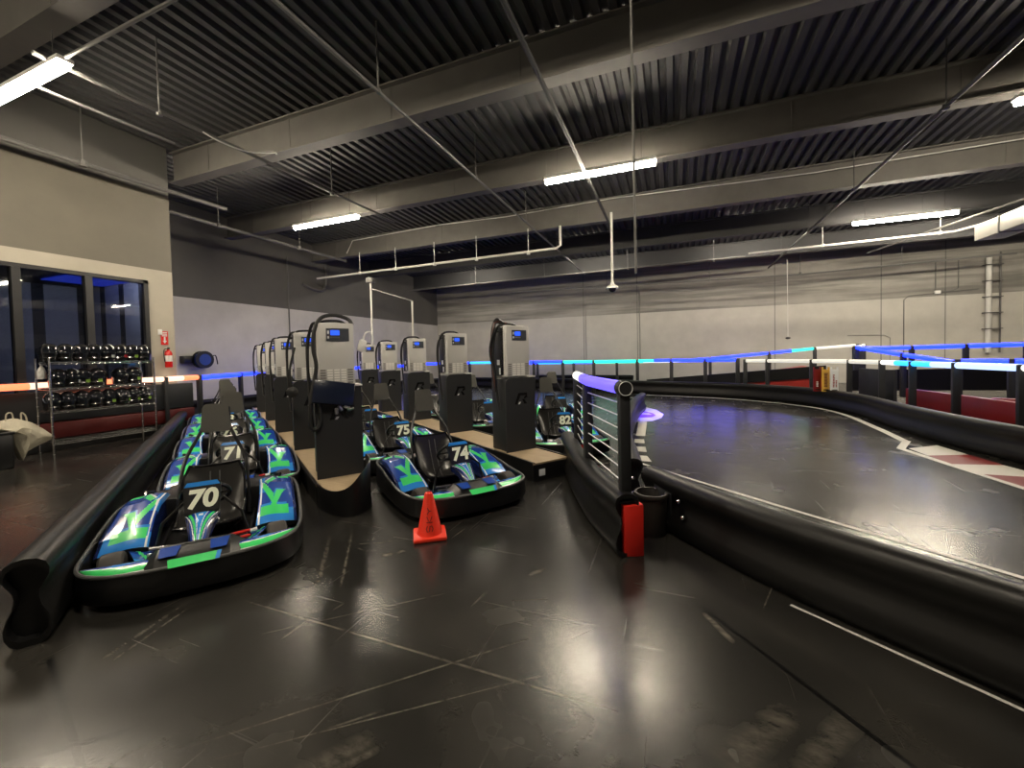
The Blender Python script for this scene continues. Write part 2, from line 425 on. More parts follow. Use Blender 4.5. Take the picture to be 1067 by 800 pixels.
# beams
def beam_at(y, zb, dep, i):
    bm_ = 'beam_shade' if y > 15 else 'beam'
    b = MB(); zt = zb+dep
    prof = [(-.13,0),(.13,0),(.13,.03),(.02,.03),(.02,dep-.03),(.11,dep-.03),(.11,dep),(-.11,dep),(-.11,dep-.03),(-.02,dep-.03),(-.02,.03),(-.13,.03)]
    x0 = XW if y < YC+.3 else XL
    if abs(y-6.1) < .1: x0 = XW-.05
    V = [(x0, y+o, zb+z) for o, z in prof]+[(XR, y+o, zb+z) for o, z in prof]; k = len(prof)
    b.add(V, [(j,(j+1)%k,k+(j+1)%k,k+j) for j in range(k)]+[tuple(range(k)),tuple(k+j for j in range(k))[::-1]], bm_)
    x = x0+1.2
    while x < XR:
        b.box((x-.012,y-.03,zb+.03),(x+.012,y+.03,zt-.03),bm_); x += 2.4
    return struct(b.build('beam', flat=True), 'deep grey painted steel roof beam, %s from the front' % ORD[i])
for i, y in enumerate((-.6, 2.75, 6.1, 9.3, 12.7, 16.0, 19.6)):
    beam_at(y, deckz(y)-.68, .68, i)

# ------------------------------------------------------------------ light fixtures
def light_fixture(x0, x1, y, z, label, lm='lamp'):
    t = thing('ceiling_light', label, 'ceiling light', ((x0+x1)/2, y, z), 0, 'linear ceiling lights'); L = (x1-x0)/2
    b = MB(); b.rbox((-L,-.08,.045),(L,.08,.10),'white',.008); b.build('housing', t)
    b = MB(); b.tube([(-L+.02,0,.01),(L-.02,0,.01)], .055, lm, 14); b.build('light_tube', t)
    for s in (-1,1):
        b = MB(); b.tube([(s*L*.75,0,.09),(s*L*.75,0,deckz(y)-z)], .006, 'pipe_dk', 6); b.build('hanger', t)
light_fixture(-9.0,-6.8,2.8,5.13,'glowing linear ceiling light above the window wall, at the top left corner')
light_fixture(-2.55,-.28,8.66,5.2,'glowing linear ceiling light over the middle of the pit')
light_fixture(-9.85,-7.6,8.66,5.2,'glowing linear ceiling light above the left row of chargers')
light_fixture(5.0,7.4,15.35,5.2,'glowing linear ceiling light near the back wall at right')
light_fixture(4.9,7.2,8.86,5.2,'glowing ceiling light cut by the right edge of the photo')
light_fixture(-2.2,.1,1.2,5.6,'ceiling light overhead, above the viewpoint')
for x, nm in ((-10.5,'above the left corner'),(-4.5,'left of centre'),(1.5,'right of centre'),(7.6,'toward the right')):
    light_fixture(x,x+2.3,17.6,5.93,'ceiling light tucked between the rear beams, '+nm, 'fill_rear')  # unseen fill lights, added to brighten the back wall
light_fixture(-8.6,-6.3,-3,5.2,'ceiling light behind the viewpoint by the window wall')
light_fixture(10.5,12.8,15.35,5.2,'ceiling light over the far track right of the frame')

# ------------------------------------------------------------------ pipes and conduit
def pipe_run(name, pts, r, m, label, cat='pipe', hang=None, group=None):
    c = Vector(pts[0])
    t = thing(name, label, cat, c, 0, group)
    b = MB(); b.tube([Vector(p)-c for p in pts], r, m, 8); b.build('tube', t)
    if hang:
        for p in hang:
            b = MB(); q = Vector(p[:3])-c; zt = (p[3] if len(p) > 3 else deckz(p[1]))-p[2]
            b.lathe([(.001,-r*1.5),(r*1.45,-r*1.2),(r*1.45,r*1.2),(.012,r*1.6),(.012,zt),(.001,zt)], m, 8, Matrix.Translation(q)); b.build('hanger', t)
    return t
def dz(y, z0=5.3): return z0-.004*(y-6)
pipe_run('sprinkler_pipe', [(-3.87,1,5.3),(-3.87,19.5,5.26)], .026, 'pipe', 'long grey sprinkler pipe crossing the first beam left of the middle light', hang=[(-3.87,y,5.3) for y in (4.9,8.0,11.2,14.5)])
pipe_run('conduit_strut', [(-1.62,1.5,5.25),(-1.70,12.5,5.25)], .036, 'deck', 'grey conduit strut passing over the middle linear light')
pipe_run('sprinkler_pipe', [(3.94,3,5.2),(3.94,21.4,5.15)], .032, 'pipe_dk', 'dark sprinkler pipe running back over the right track', hang=[(3.94,y,5.18) for y in (8.5,12,15.5,19)])
pipe_run('sprinkler_pipe', [(-10.05,-1,5.2),(-10.05,6.9,5.2)], .045, 'pipe', 'grey pipe along the top of the window wall', hang=[(-10.05,y,5.2) for y in (1.5,4.3)])
pipe_run('sprinkler_pipe', [(-11.4,6.0,5.2),(-11.45,12.3,5.2)], .045, 'pipe', 'grey pipe beyond the first beam above the dark left wall', hang=[(-11.4,y,5.2) for y in (7.6,10.2)])
pipe_run('sprinkler_pipe', [(-7.03,2.6,5.22),(-7.03,9.4,5.22)], .028, 'pipe', 'grey pipe running from the corner light past the first beam', hang=[(-7.03,y,5.2) for y in (3.9,7.2)])
pipe_run('conduit', [(-7.6,2.7,5.10),(-7.58,4.4,5.10)], .022, 'pipe', 'short conduit beside the corner light', 'conduit')
pipe_run('cable', spline([(-7.05,4.4,5.25),(-6.95,4.7,5.15),(-6.95,5.2,5.2),(-7.02,5.75,5.45),(-7.1,5.9,5.5)],6), .012, 'pipe_lt', 'loose white cable drooping near the first beam', 'cable')
pipe_run('feed_pipe', [(-12.9,12.3,4.68),(-3.3,12.3,4.74),(-3.17,12.3,4.82),(-3.17,12.3,5.4)], .04, 'pipe_lt', 'white pipe under the third beam turning up at its right end', hang=[(x,12.3,4.7,5.45) for x in (-10.8,-9.2,-7.6,-6.0,-4.2)])
pipe_run('cross_pipe', [(-12.9,18.3,5.04),(2.6,18.3,5.14)], .035, 'pipe', 'grey cross pipe near the back wall at left', hang=[(x,18.3,5.09) for x in (-9,-5.5,-1.8,1.5)])
pipe_run('cross_pipe', [(-8,20.4,4.85),(5.0,20.4,4.6),(11.4,20.4,4.75)], .035, 'pipe', 'pale cross pipe just in front of the back wall', hang=[(x,20.4,4.65) for x in (-3,1.5,4.9,8.2)])
pipe_run('wiring_cable', [(-11.6,12.52,5.55),(-11.3,12.52,6.0),(-7.55,12.52,6.08),(-5.01,12.52,6.0),(-1.58,12.52,6.05),(1.42,12.52,5.95),(3.33,12.52,5.9),(7.08,12.52,5.94),(12,12.52,5.9)], .014, 'pipe_lt', 'thin white cable strung along the third beam', 'cable')
pipe_run('feed_pipe', [(2.4,16.2,4.80),(7.7,16.2,4.86),(8.0,15.7,4.87),(8.3,12.5,4.9)], .035, 'pipe_lt', 'white pipe below the right linear light bending toward the viewer', hang=[(7.4,16.2,4.86),(4.5,16.2,4.83)])
pipe_run('sprinkler_pipe', [(6.5,18.6,4.9),(8.4,13.0,5.1)], .03, 'pipe', 'grey pipe rising beside the duct at right')
pipe_run('drop_cable', [(-.42,5,6.25),(-.40,5,2.42)], .014, 'pipe', 'thin grey cable hanging straight down in front of the beams', 'cable')
pipe_run('drop_rod', [(4.35,20,5.2),(4.37,20,2.02)], .012, 'pipe_lt', 'thin rod hanging near the back wall with a small dome', 'rod')
pipe_run('conduit', [(-6.9,2.8,5.22),(-3.2,2.8,5.22)], .02, 'pipe', 'thin conduit leading right from the corner light', 'conduit')
# conduits fixed to walls
pipe_run('wall_conduit', [(XL+.04,11.45,5.4),(XL+.04,11.45,.6)], .025, 'pipe', 'vertical conduit on the dark left wall', 'conduit')
pipe_run('wall_conduit', spline([(XL+.06,12.1,4.5),(XL+.06,12.6,4.35),(XL+.06,13.1,4.4),(XL+.06,13.3,4.8),(XL+.06,13.3,5.5)],6), .05, 'pipe', 'curled conduit loop high on the left wall', 'conduit')
pipe_run('wall_conduit', [(7.0,YB-.03,2.05),(8.25,YB-.03,2.02),(8.45,YB-.03,1.9),(8.45,YB-.03,.8)], .015, 'galv', 'thin bent conduit low on the back wall', 'conduit')
pipe_run('wall_conduit', [(8.9,YB-.03,1.2),(8.9,YB-.03,3.45),(9.05,YB-.03,3.6),(11.2,YB-.03,3.72)], .015, 'pipe', 'bent conduit on the back wall right of centre', 'conduit')
pipe_run('wall_conduit', [(9.9,YB-.03,4.9),(9.9,YB-.03,3.75)], .02, 'pipe', 'short conduit dropping to a white box on the back wall', 'conduit')
pipe_run('wall_conduit', [(10.6,YB-.03,4.9),(10.6,YB-.03,3.8),(10.4,YB-.03,3.7),(9.95,YB-.03,3.68)], .018, 'pipe', 'hooked conduit beside the white box on the back wall', 'conduit')
for x, lab in ((-4.48,'left'),(-1.73,'right')):
    pipe_run('wall_conduit', [(x+.12,YB-.03,4.9),(x+.12,YB-.03,1.0)], .018, 'galv', 'thin vertical conduit behind the charger rows on the back wall, %s one' % lab, 'conduit')
b = MB(); b.rbox((-.09,-.1,-.07),(.09,0,.07),'white',.01); tag(b.build('junction_box', loc=(9.95,YB,3.68)), 'small white box fixed to the back wall', 'electrical box')
t = thing('wall_pipe', 'thick white vertical pipe with brackets on the back wall', 'pipe', (11.45,YB-.12,1.2))
b = MB(); b.tube([(0,0,0),(0,0,3.7)], .085, 'pipe_lt', 12); b.build('tube', t)
b = MB(); b.tube([(.36,.05,0),(.36,.05,3.9)], .03, 'pipe', 8); b.build('side_conduit', t)
for k in range(6):
    b = MB(); b.rbox((-.17,-.1,k*.62+.3),(.38,.06,k*.62+.335),'pipe',.008); b.build('bracket', t)
t = thing('security_camera', 'white dome camera hanging from a pole under the third beam', 'security camera', (-1.62,12.1,3.36))
b = MB(); b.tube([(0,0,.1),(0,0,2.15)], .035, 'pipe_lt', 10); b.build('pole', t)
b = MB(); b.lathe([(.04,.18),(.06,.12),(.15,.06),(.17,.03),(.17,0)], 'white', 18); b.build('camera_base', t)
b = MB(); b.lathe([(.11,0),(.10,-.05),(.06,-.09),(.001,-.105)], 'black_gloss', 16); b.build('dome', t)
b = MB(); b.lathe([(.001,.05),(.07,.03),(.1,0),(.07,-.04),(.001,-.06)], 'pipe_dk', 14); tag(b.build('ceiling_sensor', loc=(4.37,20,1.98)), 'small dark dome at the end of the thin hanging rod', 'sensor')
# duct
t = thing('air_duct', 'pale galvanised air duct near the ceiling at the right edge', 'duct', (7.55,11.5,4.5))
b = MB(); b.rbox((0,-4,-.2),(.6,3.5,.2),'galv',.01); b.build('duct_body', t)
for y in (-2.4,-.6,1.2,2.6):
    b = MB(); b.box((-.015,y-.02,-.215),(.615,y+.02,.215),'pipe_dk'); b.build('seam_band', t)
for y in (-2.4,1.2):
    b = MB(); b.tube([(.3,y,.2),(.3,y,deckz(11.5+y)-4.5)], .012, 'pipe_dk', 6); b.build('hanger', t)
# blue wash lamp over the track
ld = bpy.data.lights.new('track_wash_lamp', 'SPOT'); ld.color = (.13,.10,1.0); ld.energy = 13000; ld.spot_size = math.radians(52); ld.spot_blend = .9; ld.shadow_soft_size = .05
lo = bpy.data.objects.new('track_wash_lamp', ld); COL.objects.link(lo); lo.location = (.6,9.4,5.85)
# power drops feeding the chargers
t = thing('power_drop', 'pair of white conduit poles dropping to the far chargers', 'conduit', (-8.4,10.0,0))
b = MB(); b.tube([(0,0,1.85),(0,0,3.85)], .028, 'pipe_lt', 8); b.build('pole', t)
b = MB(); b.tube([(1.38,.1,1.85),(1.38,.1,3.15)], .028, 'pipe_lt', 8); b.build('pole', t)
b = MB(); b.tube([(0,0,3.6),(1.38,.1,3.15)], .02, 'pipe', 8); b.build('link_bar', t)
b = MB(); b.rbox((-.12,-.08,3.78),(.12,.08,3.92),'pipe',.01); b.build('bracket', t)

# ------------------------------------------------------------------ rolled black plastic barriers
BPROF = [(0,.475),(.045,.468),(.078,.445),(.092,.41),(.088,.37),(.07,.335),(.05,.30),(.046,.26),(.056,.21),(.078,.16),(.09,.11),(.088,.06),(.07,.02),(.04,0)]
BPROF = BPROF+[(-o,z) for o,z in BPROF[::-1][:-1]]
def barrier(pts, label, n=8, bolts=(), h=1.0, origin=None):
    P = spline(pts, n); c = Vector((P[0].x,P[0].y,0))
    t = thing('rolled_barrier', label, 'barrier', c)
    b = MB(); b.sweep([p-c for p in P], [(o,z*h) for o,z in BPROF], 'barrier', mcap='black'); b.build('barrier_sheet', t, angle=50)
    for (p, z) in bolts:
        b = MB(); q = Vector((p[0],p[1],0))-c
        b.lathe([(.018,-.01),(.018,.012),(.01,.02),(.001,.022)], 'chrome', 8, Matrix.Translation((q.x,q.y,z)) @ Matrix.Rotation(PI/2,4,'X')); b.build('bolt', t)
    return t
barrier([(-3.24,1.06),(-4.17,1.70),(-5.59,2.67),(-7.31,3.86),(-8.69,4.82),(-9.9,5.65)], 'long black rolled barrier left of the kart numbered 70')
barrier([(-.33,3.08),(-.66,3.66),(-1.0,4.45),(-1.2,5.0),(-1.34,5.4)], 'curved black rolled barrier beneath the purple handrail')
barrier([(-.22,3.92),(.10,3.53),(.62,2.98),(1.40,2.36),(2.4,1.55),(3.6,.5)], 'large black rolled barrier in front of the track at right', bolts=(((-.1,3.62),.30),((.02,3.48),.32),((.05,3.46),.2),((-.12,3.64),.12)))
barrier([(-.38,4.15),(-.50,4.9),(-.68,6.1),(-.80,8.0),(-.84,9.8),(-.78,11.2)], 'black rolled barrier bordering the track behind the red post box', bolts=(((-.38,4.08),.16),((-.38,4.08),.3)))
far_path = [(-9.5,18.6),(-6,17.9),(-3.2,17.0),(-.5,15.75),(1.75,14.85),(3.3,13.3),(3.85,11.5),(3.85,9.4),(3.95,7.9),(4.2,6.7),(4.9,5.0)]
barrier(far_path, 'long curving black barrier on the far side of the track')
barrier([(-12.3,6.6),(-12.35,10),(-12.2,14),(-11.5,17.0),(-10.4,18.4)], 'black barrier under the blue rail along the left wall')
barrier([(-9,20.6),(-6,20.5),(-4,20.4),(-1.8,20.1)], 'far black barrier against the back wall behind the charger rows')

# ------------------------------------------------------------------ light rails: posts with glowing tubes on top
def light_rail(pts, h, colors, label, base=0.0, r=.055, postr=.06, skip=()):
    """pts: (x,y[,z]) post places; one tube from post to post"""
    P = [Vector((p[0],p[1],p[2] if len(p) > 2 else 0)) for p in pts]; c = P[0].copy(); c.z = 0
    t = thing('light_rail', label, 'light rail', c)
    for i, p in enumerate(P):
        if i in skip: continue
        q = p-c; b = MB(); zb = q.z if len(pts[i]) > 2 else base
        b.rbox((q.x-postr,q.y-postr*.6,zb),(q.x+postr,q.y+postr*.6,q.z+h+.045),'cabinet',.008); b.build('post', t)
    for i in range(len(P)-1):
        a = P[i]-c; d = P[i+1]-c; a = Vector((a.x,a.y,a.z+h)); d = Vector((d.x,d.y,d.z+h)); u = (d-a).normalized()
        b = MB(); cs = colors[i]; cs = cs if isinstance(cs, tuple) else (cs,)
        a2 = a+u*postr*.7; d2 = d-u*postr*.7
        for k, cm in enumerate(cs):
            b.tube([a2.lerp(d2, k/len(cs)), a2.lerp(d2, (k+1)/len(cs))], r, cm, 12)
        b.build('light_tube', t)
    return t
light_rail([(-10.12,-.5),(-10.14,1.2),(-10.16,3.0),(-10.2,4.45),(-10.25,5.55),(-10.35,6.3)], 1.17, ['g_white','g_white',('g_orange','g_peach','g_orange'),('g_orange','g_peach'),('g_peach','g_orange')], 'orange glowing rail along the window wall behind the helmet rack', skip=(2,3))
light_rail([(-10.6,6.45),(-11.5,8.1),(-12.3,9.8),(-12.35,12),(-12.2,14.5),(-11.5,17.2)], 1.15, ['g_blue']*5, 'blue glowing rail in front of the far left wall')
light_rail([(-11.5,17.4),(-9.5,18.4),(-7.6,18.2),(-5.9,17.7),(-4.4,17.1),(-3.0,16.6),(-1.3,16.3),(-.1,16.1),(1.0,15.7),(1.95,15.4)], 1.2, ['g_blue','g_sky','g_blue','g_blue','g_cyan','g_cyan',('g_cyan','g_blue'),'g_blue','g_blue'], 'blue and cyan glowing rail on the far barrier behind the charger rows')
light_rail([(-8.8,20.1),(-6.5,20.1),(-4.6,20.0),(-2.5,19.8),(-.1,19.4,.0),(1.4,19.1,.1),(3.5,18.9,.28),(5.0,18.9,.42),(6.3,18.9,.5)], 1.1, ['g_blue','g_sky',('g_blue','g_cyan'),('g_cyan','g_white'),('g_white','g_blue'),'g_blue',('g_blue','g_cyan'),'tube_off'], 'rail with blue and white tubes climbing the ramp near the back wall')
light_rail([(2.12,15.05),(2.66,14.65),(3.48,13.4),(4.05,12.6),(4.3,11.55),(4.35,10.4),(4.42,9.2),(4.55,8.0),(4.7,6.6)], 1.17, ['tube_off','tube_off','tube_off','tube_off',('g_white','g_sky'),('g_sky','g_pale'),'g_pale','g_white'], 'rail with white and pale blue tubes along the right track barrier', r=.052, postr=.055)
light_rail([(4.95,15.0,.38),(6.25,15.0,.38),(7.4,15.0,.39),(8.6,15.0,.4),(10,15,.42)], 1.1, ['g_blue','g_blue','g_blue','g_sky'], 'raised blue glowing rail on the ramp at the right')
light_rail([(4.95,14.9,.42),(5.5,13.6,.2),(5.95,12.4,.02)], 1.1, ['g_blue','g_blue'], 'sloping blue glowing rail coming down the ramp')
light_rail([(5.95,12.3),(6.6,11.9),(7.6,11.5),(9.0,11.1)], 1.15, ['g_blue','g_blue','g_blue'], 'low blue glowing rail behind the right track rail')
light_rail([(6.4,18.6,.5),(5.7,16.8,.44),(5.0,15.1,.42)], 1.1, ['tube_off',('tube_off','g_white')], 'white tube rail joining the two ramp rails')

# ramp structure and red panels behind the track
b = MB(); V = [(1.5,16.6,0),(4.6,16.3,0),(4.6,19,0),(1.5,18.6,0),(1.5,16.6,.42),(4.6,16.3,.86),(4.6,19,.86),(1.5,18.6,.42)]
b.add(V, [(3,2,1,0),(4,5,6,7),(0,1,5,4),(1,2,6,5),(2,3,7,6),(3,0,4,7)], 'ramp_red')
b.add([(-1.2,16.9,0),(1.5,16.6,0),(1.5,18.6,0),(-1.2,18.6,0),(1.5,16.6,.42),(1.5,18.6,.42)], [(0,1,4),(3,5,2),(0,4,5,3)], 'ramp_red')
tag(b.build('track_ramp', flat=True, world_origin=(2,17,0)), 'red sided ramp rising behind the far track barrier', 'ramp')
def ramp_wall(P0, P1, z0, z1, h, label):
    b = MB(); a = Vector(P0); d = Vector(P1); u = (d-a).normalized(); l = Vector((-u.y,u.x,0))*.05
    V = []
    for s, z in ((a,z0),(d,z1)):
        s3 = Vector((s.x,s.y,0))
        for o in (-l,l): V += [s3+o+Vector((0,0,max(z-.05,0))), s3+o+Vector((0,0,z+h))]
    b.add(V, [(0,1,3,2),(4,6,7,5),(0,4,5,1),(2,3,7,6),(1,5,7,3),(0,2,6,4)], 'barrier')
    return tag(b.build('ramp_barrier', flat=True, world_origin=(a.x,a.y,0)), label, 'barrier')
ramp_wall((-1.0,16.85,0),(4.6,16.25,0), .12,.62,.34, 'black side barrier on top of the red ramp')
ramp_wall((4.75,14.9,0),(9.8,15.0,0), .30,.36,.55, 'black side barrier under the raised blue rail')
b = MB(); b.rbox((-.05,-3.3,0),(.05,0,.62),'dred',.01); tag(b.build('red_panel_wall', loc=(4.62,11.2,0), rotz=math.radians(5)), 'dark red low wall behind the right track rail', 'wall panel')
b = MB(); b.rbox((0,-.05,0),(6,.05,.5),'dred',.01); tag(b.build('red_panel_wall', loc=(5.6,10.6,0), rotz=math.radians(-35)), 'dark red low wall farther right behind the rail', 'wall panel')
b = MB(); b.rbox((0,-.04,.0),(1.0,.04,1.0),'cabinet',.01); tag(b.build('black_screen_panel', loc=(4.25,12.55,0), rotz=math.radians(-72)), 'black panel between the rail posts right of the folding boards', 'panel')

# folded boards stacked behind the rail
def folded_board(x, y, rz, m, mk, label, rows):
    t = thing('folding_board', label, 'folding board', (x,y,.42), rz)
    b = MB(); z = .62
    b.prism([(-.085,0),(.085,0),(.085,z),(.06,z),(.06,z-.06),(-.06,z-.06),(-.06,z),(-.085,z)], -.02, .02, m, Matrix.Rotation(PI/2,4,'X'))
    b.build('board', t, flat=True)
    b = MB(); b.box((-.055,-.026,.03),(.055,-.018,.06),'black'); b.build('hand_slot', t, flat=True)
    b = MB()
    for cx, n_, w in rows:
        zz = .12
        for k in range(n_):
            b.box((cx-w/2,-.027,zz),(cx+w/2*random.uniform(.5,1),-.018,zz+.025), mk); zz += .036
    b.build('faded_lettering', t, flat=True)
folded_board(3.39,12.64,math.radians(15),'dred','wht_dec','faded dark red folded board behind the rail, leftmost of the boards',[(.0,4,.05)])
folded_board(3.545,12.55,math.radians(15),'yellow','mark_dark','yellow folded board with dark lettering behind the rail',[(0,10,.085)])
folded_board(3.70,12.46,math.radians(15),'wht_dec','mark_red','white folded board with faded red lettering behind the rail',[(-.025,9,.04),(.035,5,.03)])

# ------------------------------------------------------------------ track paint
def paint_strip(pts, w, m, label, z=.004, sub=10):
    P = spline(pts, sub); b = MB(); V = []
    for i, p in enumerate(P):
        t = (P[min(i+1,len(P)-1)]-P[max(i-1,0)]).normalized(); l = Vector((-t.y,t.x,0))*w/2
        V += [(p.x-l.x,p.y-l.y,z),(p.x+l.x,p.y+l.y,z)]
    b.add(V, [(2*i,2*i+1,2*i+3,2*i+2) for i in range(len(P)-1)], m)
    return struct(b.build('floor_marking', flat=True), label)
paint_strip([(-.42,5.8),(.32,5.11),(1.3,4.25),(2.2,3.5),(3.2,2.6),(4.5,1.4)], .05, 'paint_w', 'white line painted on the track behind the near barrier')
paint_strip([(-1.0,15.3),(-.4,15.2),(1.61,14.45),(3.1,13.0),(3.55,11.6),(3.5,9.6),(3.4,8.33)], .12, 'paint_w', 'white line painted along the far track barrier')
paint_strip([(3.44,8.38),(3.10,7.72),(3.2,7.0),(3.36,6.0),(3.6,4.6)], .10, 'paint_w', 'white edge line of the striped curb', sub=1)
b = MB()
ca = [(3.2,7.75),(3.22,7.3),(3.26,6.85),(3.32,6.4),(3.4,5.95),(3.5,5.4),(3.6,4.8)]; cb = [(3.68,8.1),(3.74,7.5),(3.8,6.95),(3.9,6.4),(4.0,5.95),(4.2,5.4),(4.4,4.8)]
for i in range(6): b.poly([(*ca[i],.006),(*cb[i],.006),(*cb[i+1],.006),(*ca[i+1],.006)], 'paint_w' if i % 2 == 0 else 'paint_r')
struct(b.build('floor_marking', flat=True), 'red and white striped curb painted at the right of the track')
b = MB()
out = [(-.98,12.0),(-.75,11.9),(-.45,11.4),(-.25,10.6),(-.28,10.0),(-.45,9.5),(-.72,9.3),(-.98,9.3)]; inn = [(-.95,11.1),(-.7,11.0),(-.5,10.7),(-.42,10.35),(-.5,10.05),(-.72,9.95),(-.92,9.95)]
b.poly([(*p,.004) for p in out], 'paint_w'); b.poly([(*p,.008) for p in inn], 'paint_lit_p')  # purple light inside the loop is painted as flat colour
b.poly([(-.85,10.75,.011),(-.6,10.7,.011),(-.5,10.4,.011),(-.85,10.4,.011)], 'paint_w')
for q in ([(-.74,9.4),(-.56,9.35),(-.5,7.75),(-.66,7.75)], [(-.66,7.45),(-.5,7.45),(-.47,7.12),(-.63,7.12)], [(-.6,6.85),(-.44,6.85),(-.4,6.5),(-.56,6.5)], [(-.54,6.25),(-.38,6.25),(-.3,5.93),(-.5,5.93)]):
    b.poly([(*p,.004) for p in q], 'paint_w')
struct(b.build('floor_marking', flat=True), 'white looped mark and dashes painted on the track')
paint_strip([(.62,2.80),(1.08,2.46),(1.36,2.25),(2.2,1.57),(3.2,.72)], .022, 'paint_w', 'thin white strip at the foot of the near barrier')

# ------------------------------------------------------------------ handrail fence with purple tube
t = thing('handrail_fence', 'black posted handrail with purple tube and thin rods above the curved barrier', 'handrail', (-.355,3.17,0))
c0 = Vector((-.355,3.17,0)); PP = [Vector((-.355,3.17,0)), Vector((-.81,4.08,0)), Vector((-1.13,5.06,0))]
for i, p in enumerate(PP):
    q = p-c0; a = math.atan2(PP[1].y-PP[0].y, PP[1].x-PP[0].x)
    T = Matrix.Translation(q) @ Matrix.Rotation(a,4,'Z')
    b = MB(); b.rbox((-.035,-.04,.39 if i == 0 else .0),(.035,.04,1.21),'cabinet',.006,T); b.build('post', t)
    b = MB(); b.rbox((-.06,-.06,.385),(.06,.06,.41),'cabinet',.006,T); b.build('post_flange', t)
for i, cm in ((0,('g_purple',)),(1,('g_purple','g_white','g_white'))):
    b = MB(); a = PP[i]-c0+Vector((0,0,1.24)); d = PP[i+1]-c0+Vector((0,0,1.24))
    for k, m_ in enumerate(cm): b.tube([a.lerp(d,k/len(cm)), a.lerp(d,(k+1)/len(cm))], .052, m_, 16)
    b.build('light_tube', t)
b = MB(); u_ = (PP[1]-PP[0]).normalized(); e = Vector((0,0,1.24)); b.tube([e-u_*.045, e+u_*.04], .06, 'cabinet', 20); b.build('end_cap', t)
b = MB(); ring = []
side = Vector((-u_.y,u_.x,0))
for k in range(24): ring.append(e-u_*.047+(side*math.cos(k*PI/12)+Vector((0,0,1))*math.sin(k*PI/12))*.052)
b.tube(ring, .003, 'wht_dec', 6, closed=True); b.build('cap_ring', t)
for k in range(7):
    z = .52+k*.1
    for i in (0,1):
        b = MB(); b.tube([PP[i]-c0+Vector((0,0,z)), PP[i+1]-c0+Vector((0,0,z))], .0055, 'wht_dec', 6); b.build('rod', t)
for i, (p, lab) in enumerate(((( -.32,3.17),'tall red box under the nearest handrail post'), ((-.80,4.12),'red box under the middle handrail post'), ((-1.12,5.08),'red box under the far handrail post'))):
    b = MB(); b.rbox((-.075,-.075,.0),(.075,.075,.385),'red',.008); tag(b.build('post_base_box', loc=(p[0],p[1],0), rotz=math.radians(28)), lab, 'base box', 'red boxes under the handrail posts')
t = thing('rubber_bucket', 'round black open bucket beside the red box', 'bucket', (-.19,3.58,0))
b = MB(); b.lathe([(.10,0),(.115,.02),(.125,.30),(.135,.31),(.14,.33),(.135,.345),(.115,.345),(.108,.30),(.095,.06),(.001,.055)], 'rubber', 28); b.build('bucket_body', t)
t = thing('bolted_bracket', 'black steel bracket with bright bolts joining the barriers', 'bracket', (-.02,3.72,0), math.radians(-48))
b = MB(); b.rbox((-.1,-.115,.06),(.1,-.1,.38),'cabinet',.004); b.build('plate', t)
for x, z in ((-.07,.34),(.06,.33),(-.07,.12),(.06,.1),(.06,.22)):
    b = MB(); b.lathe([(.014,0),(.014,.018),(.008,.024),(.001,.025)], 'chrome', 8, Matrix.Translation((x,-.115,z)) @ Matrix.Rotation(PI/2,4,'X')); b.build('bolt', t)

# ------------------------------------------------------------------ low padded wall under the window rail
t = thing('padded_kickwall', 'low black padded wall with a red band below the orange rail', 'low wall', (-10.3,3,0))
b = MB(); b.rbox((-.1,-5,.52),(.06,3.1,1.06),'cabinet',.015); b.build('upper_panel', t)
b = MB(); b.rbox((-.1,-5,.22),(.07,3.1,.5),'kick_red',.01); b.build('red_band', t)
b = MB(); b.rbox((-.12,-5,0),(.1,3.1,.2),'black',.015); b.build('base', t)

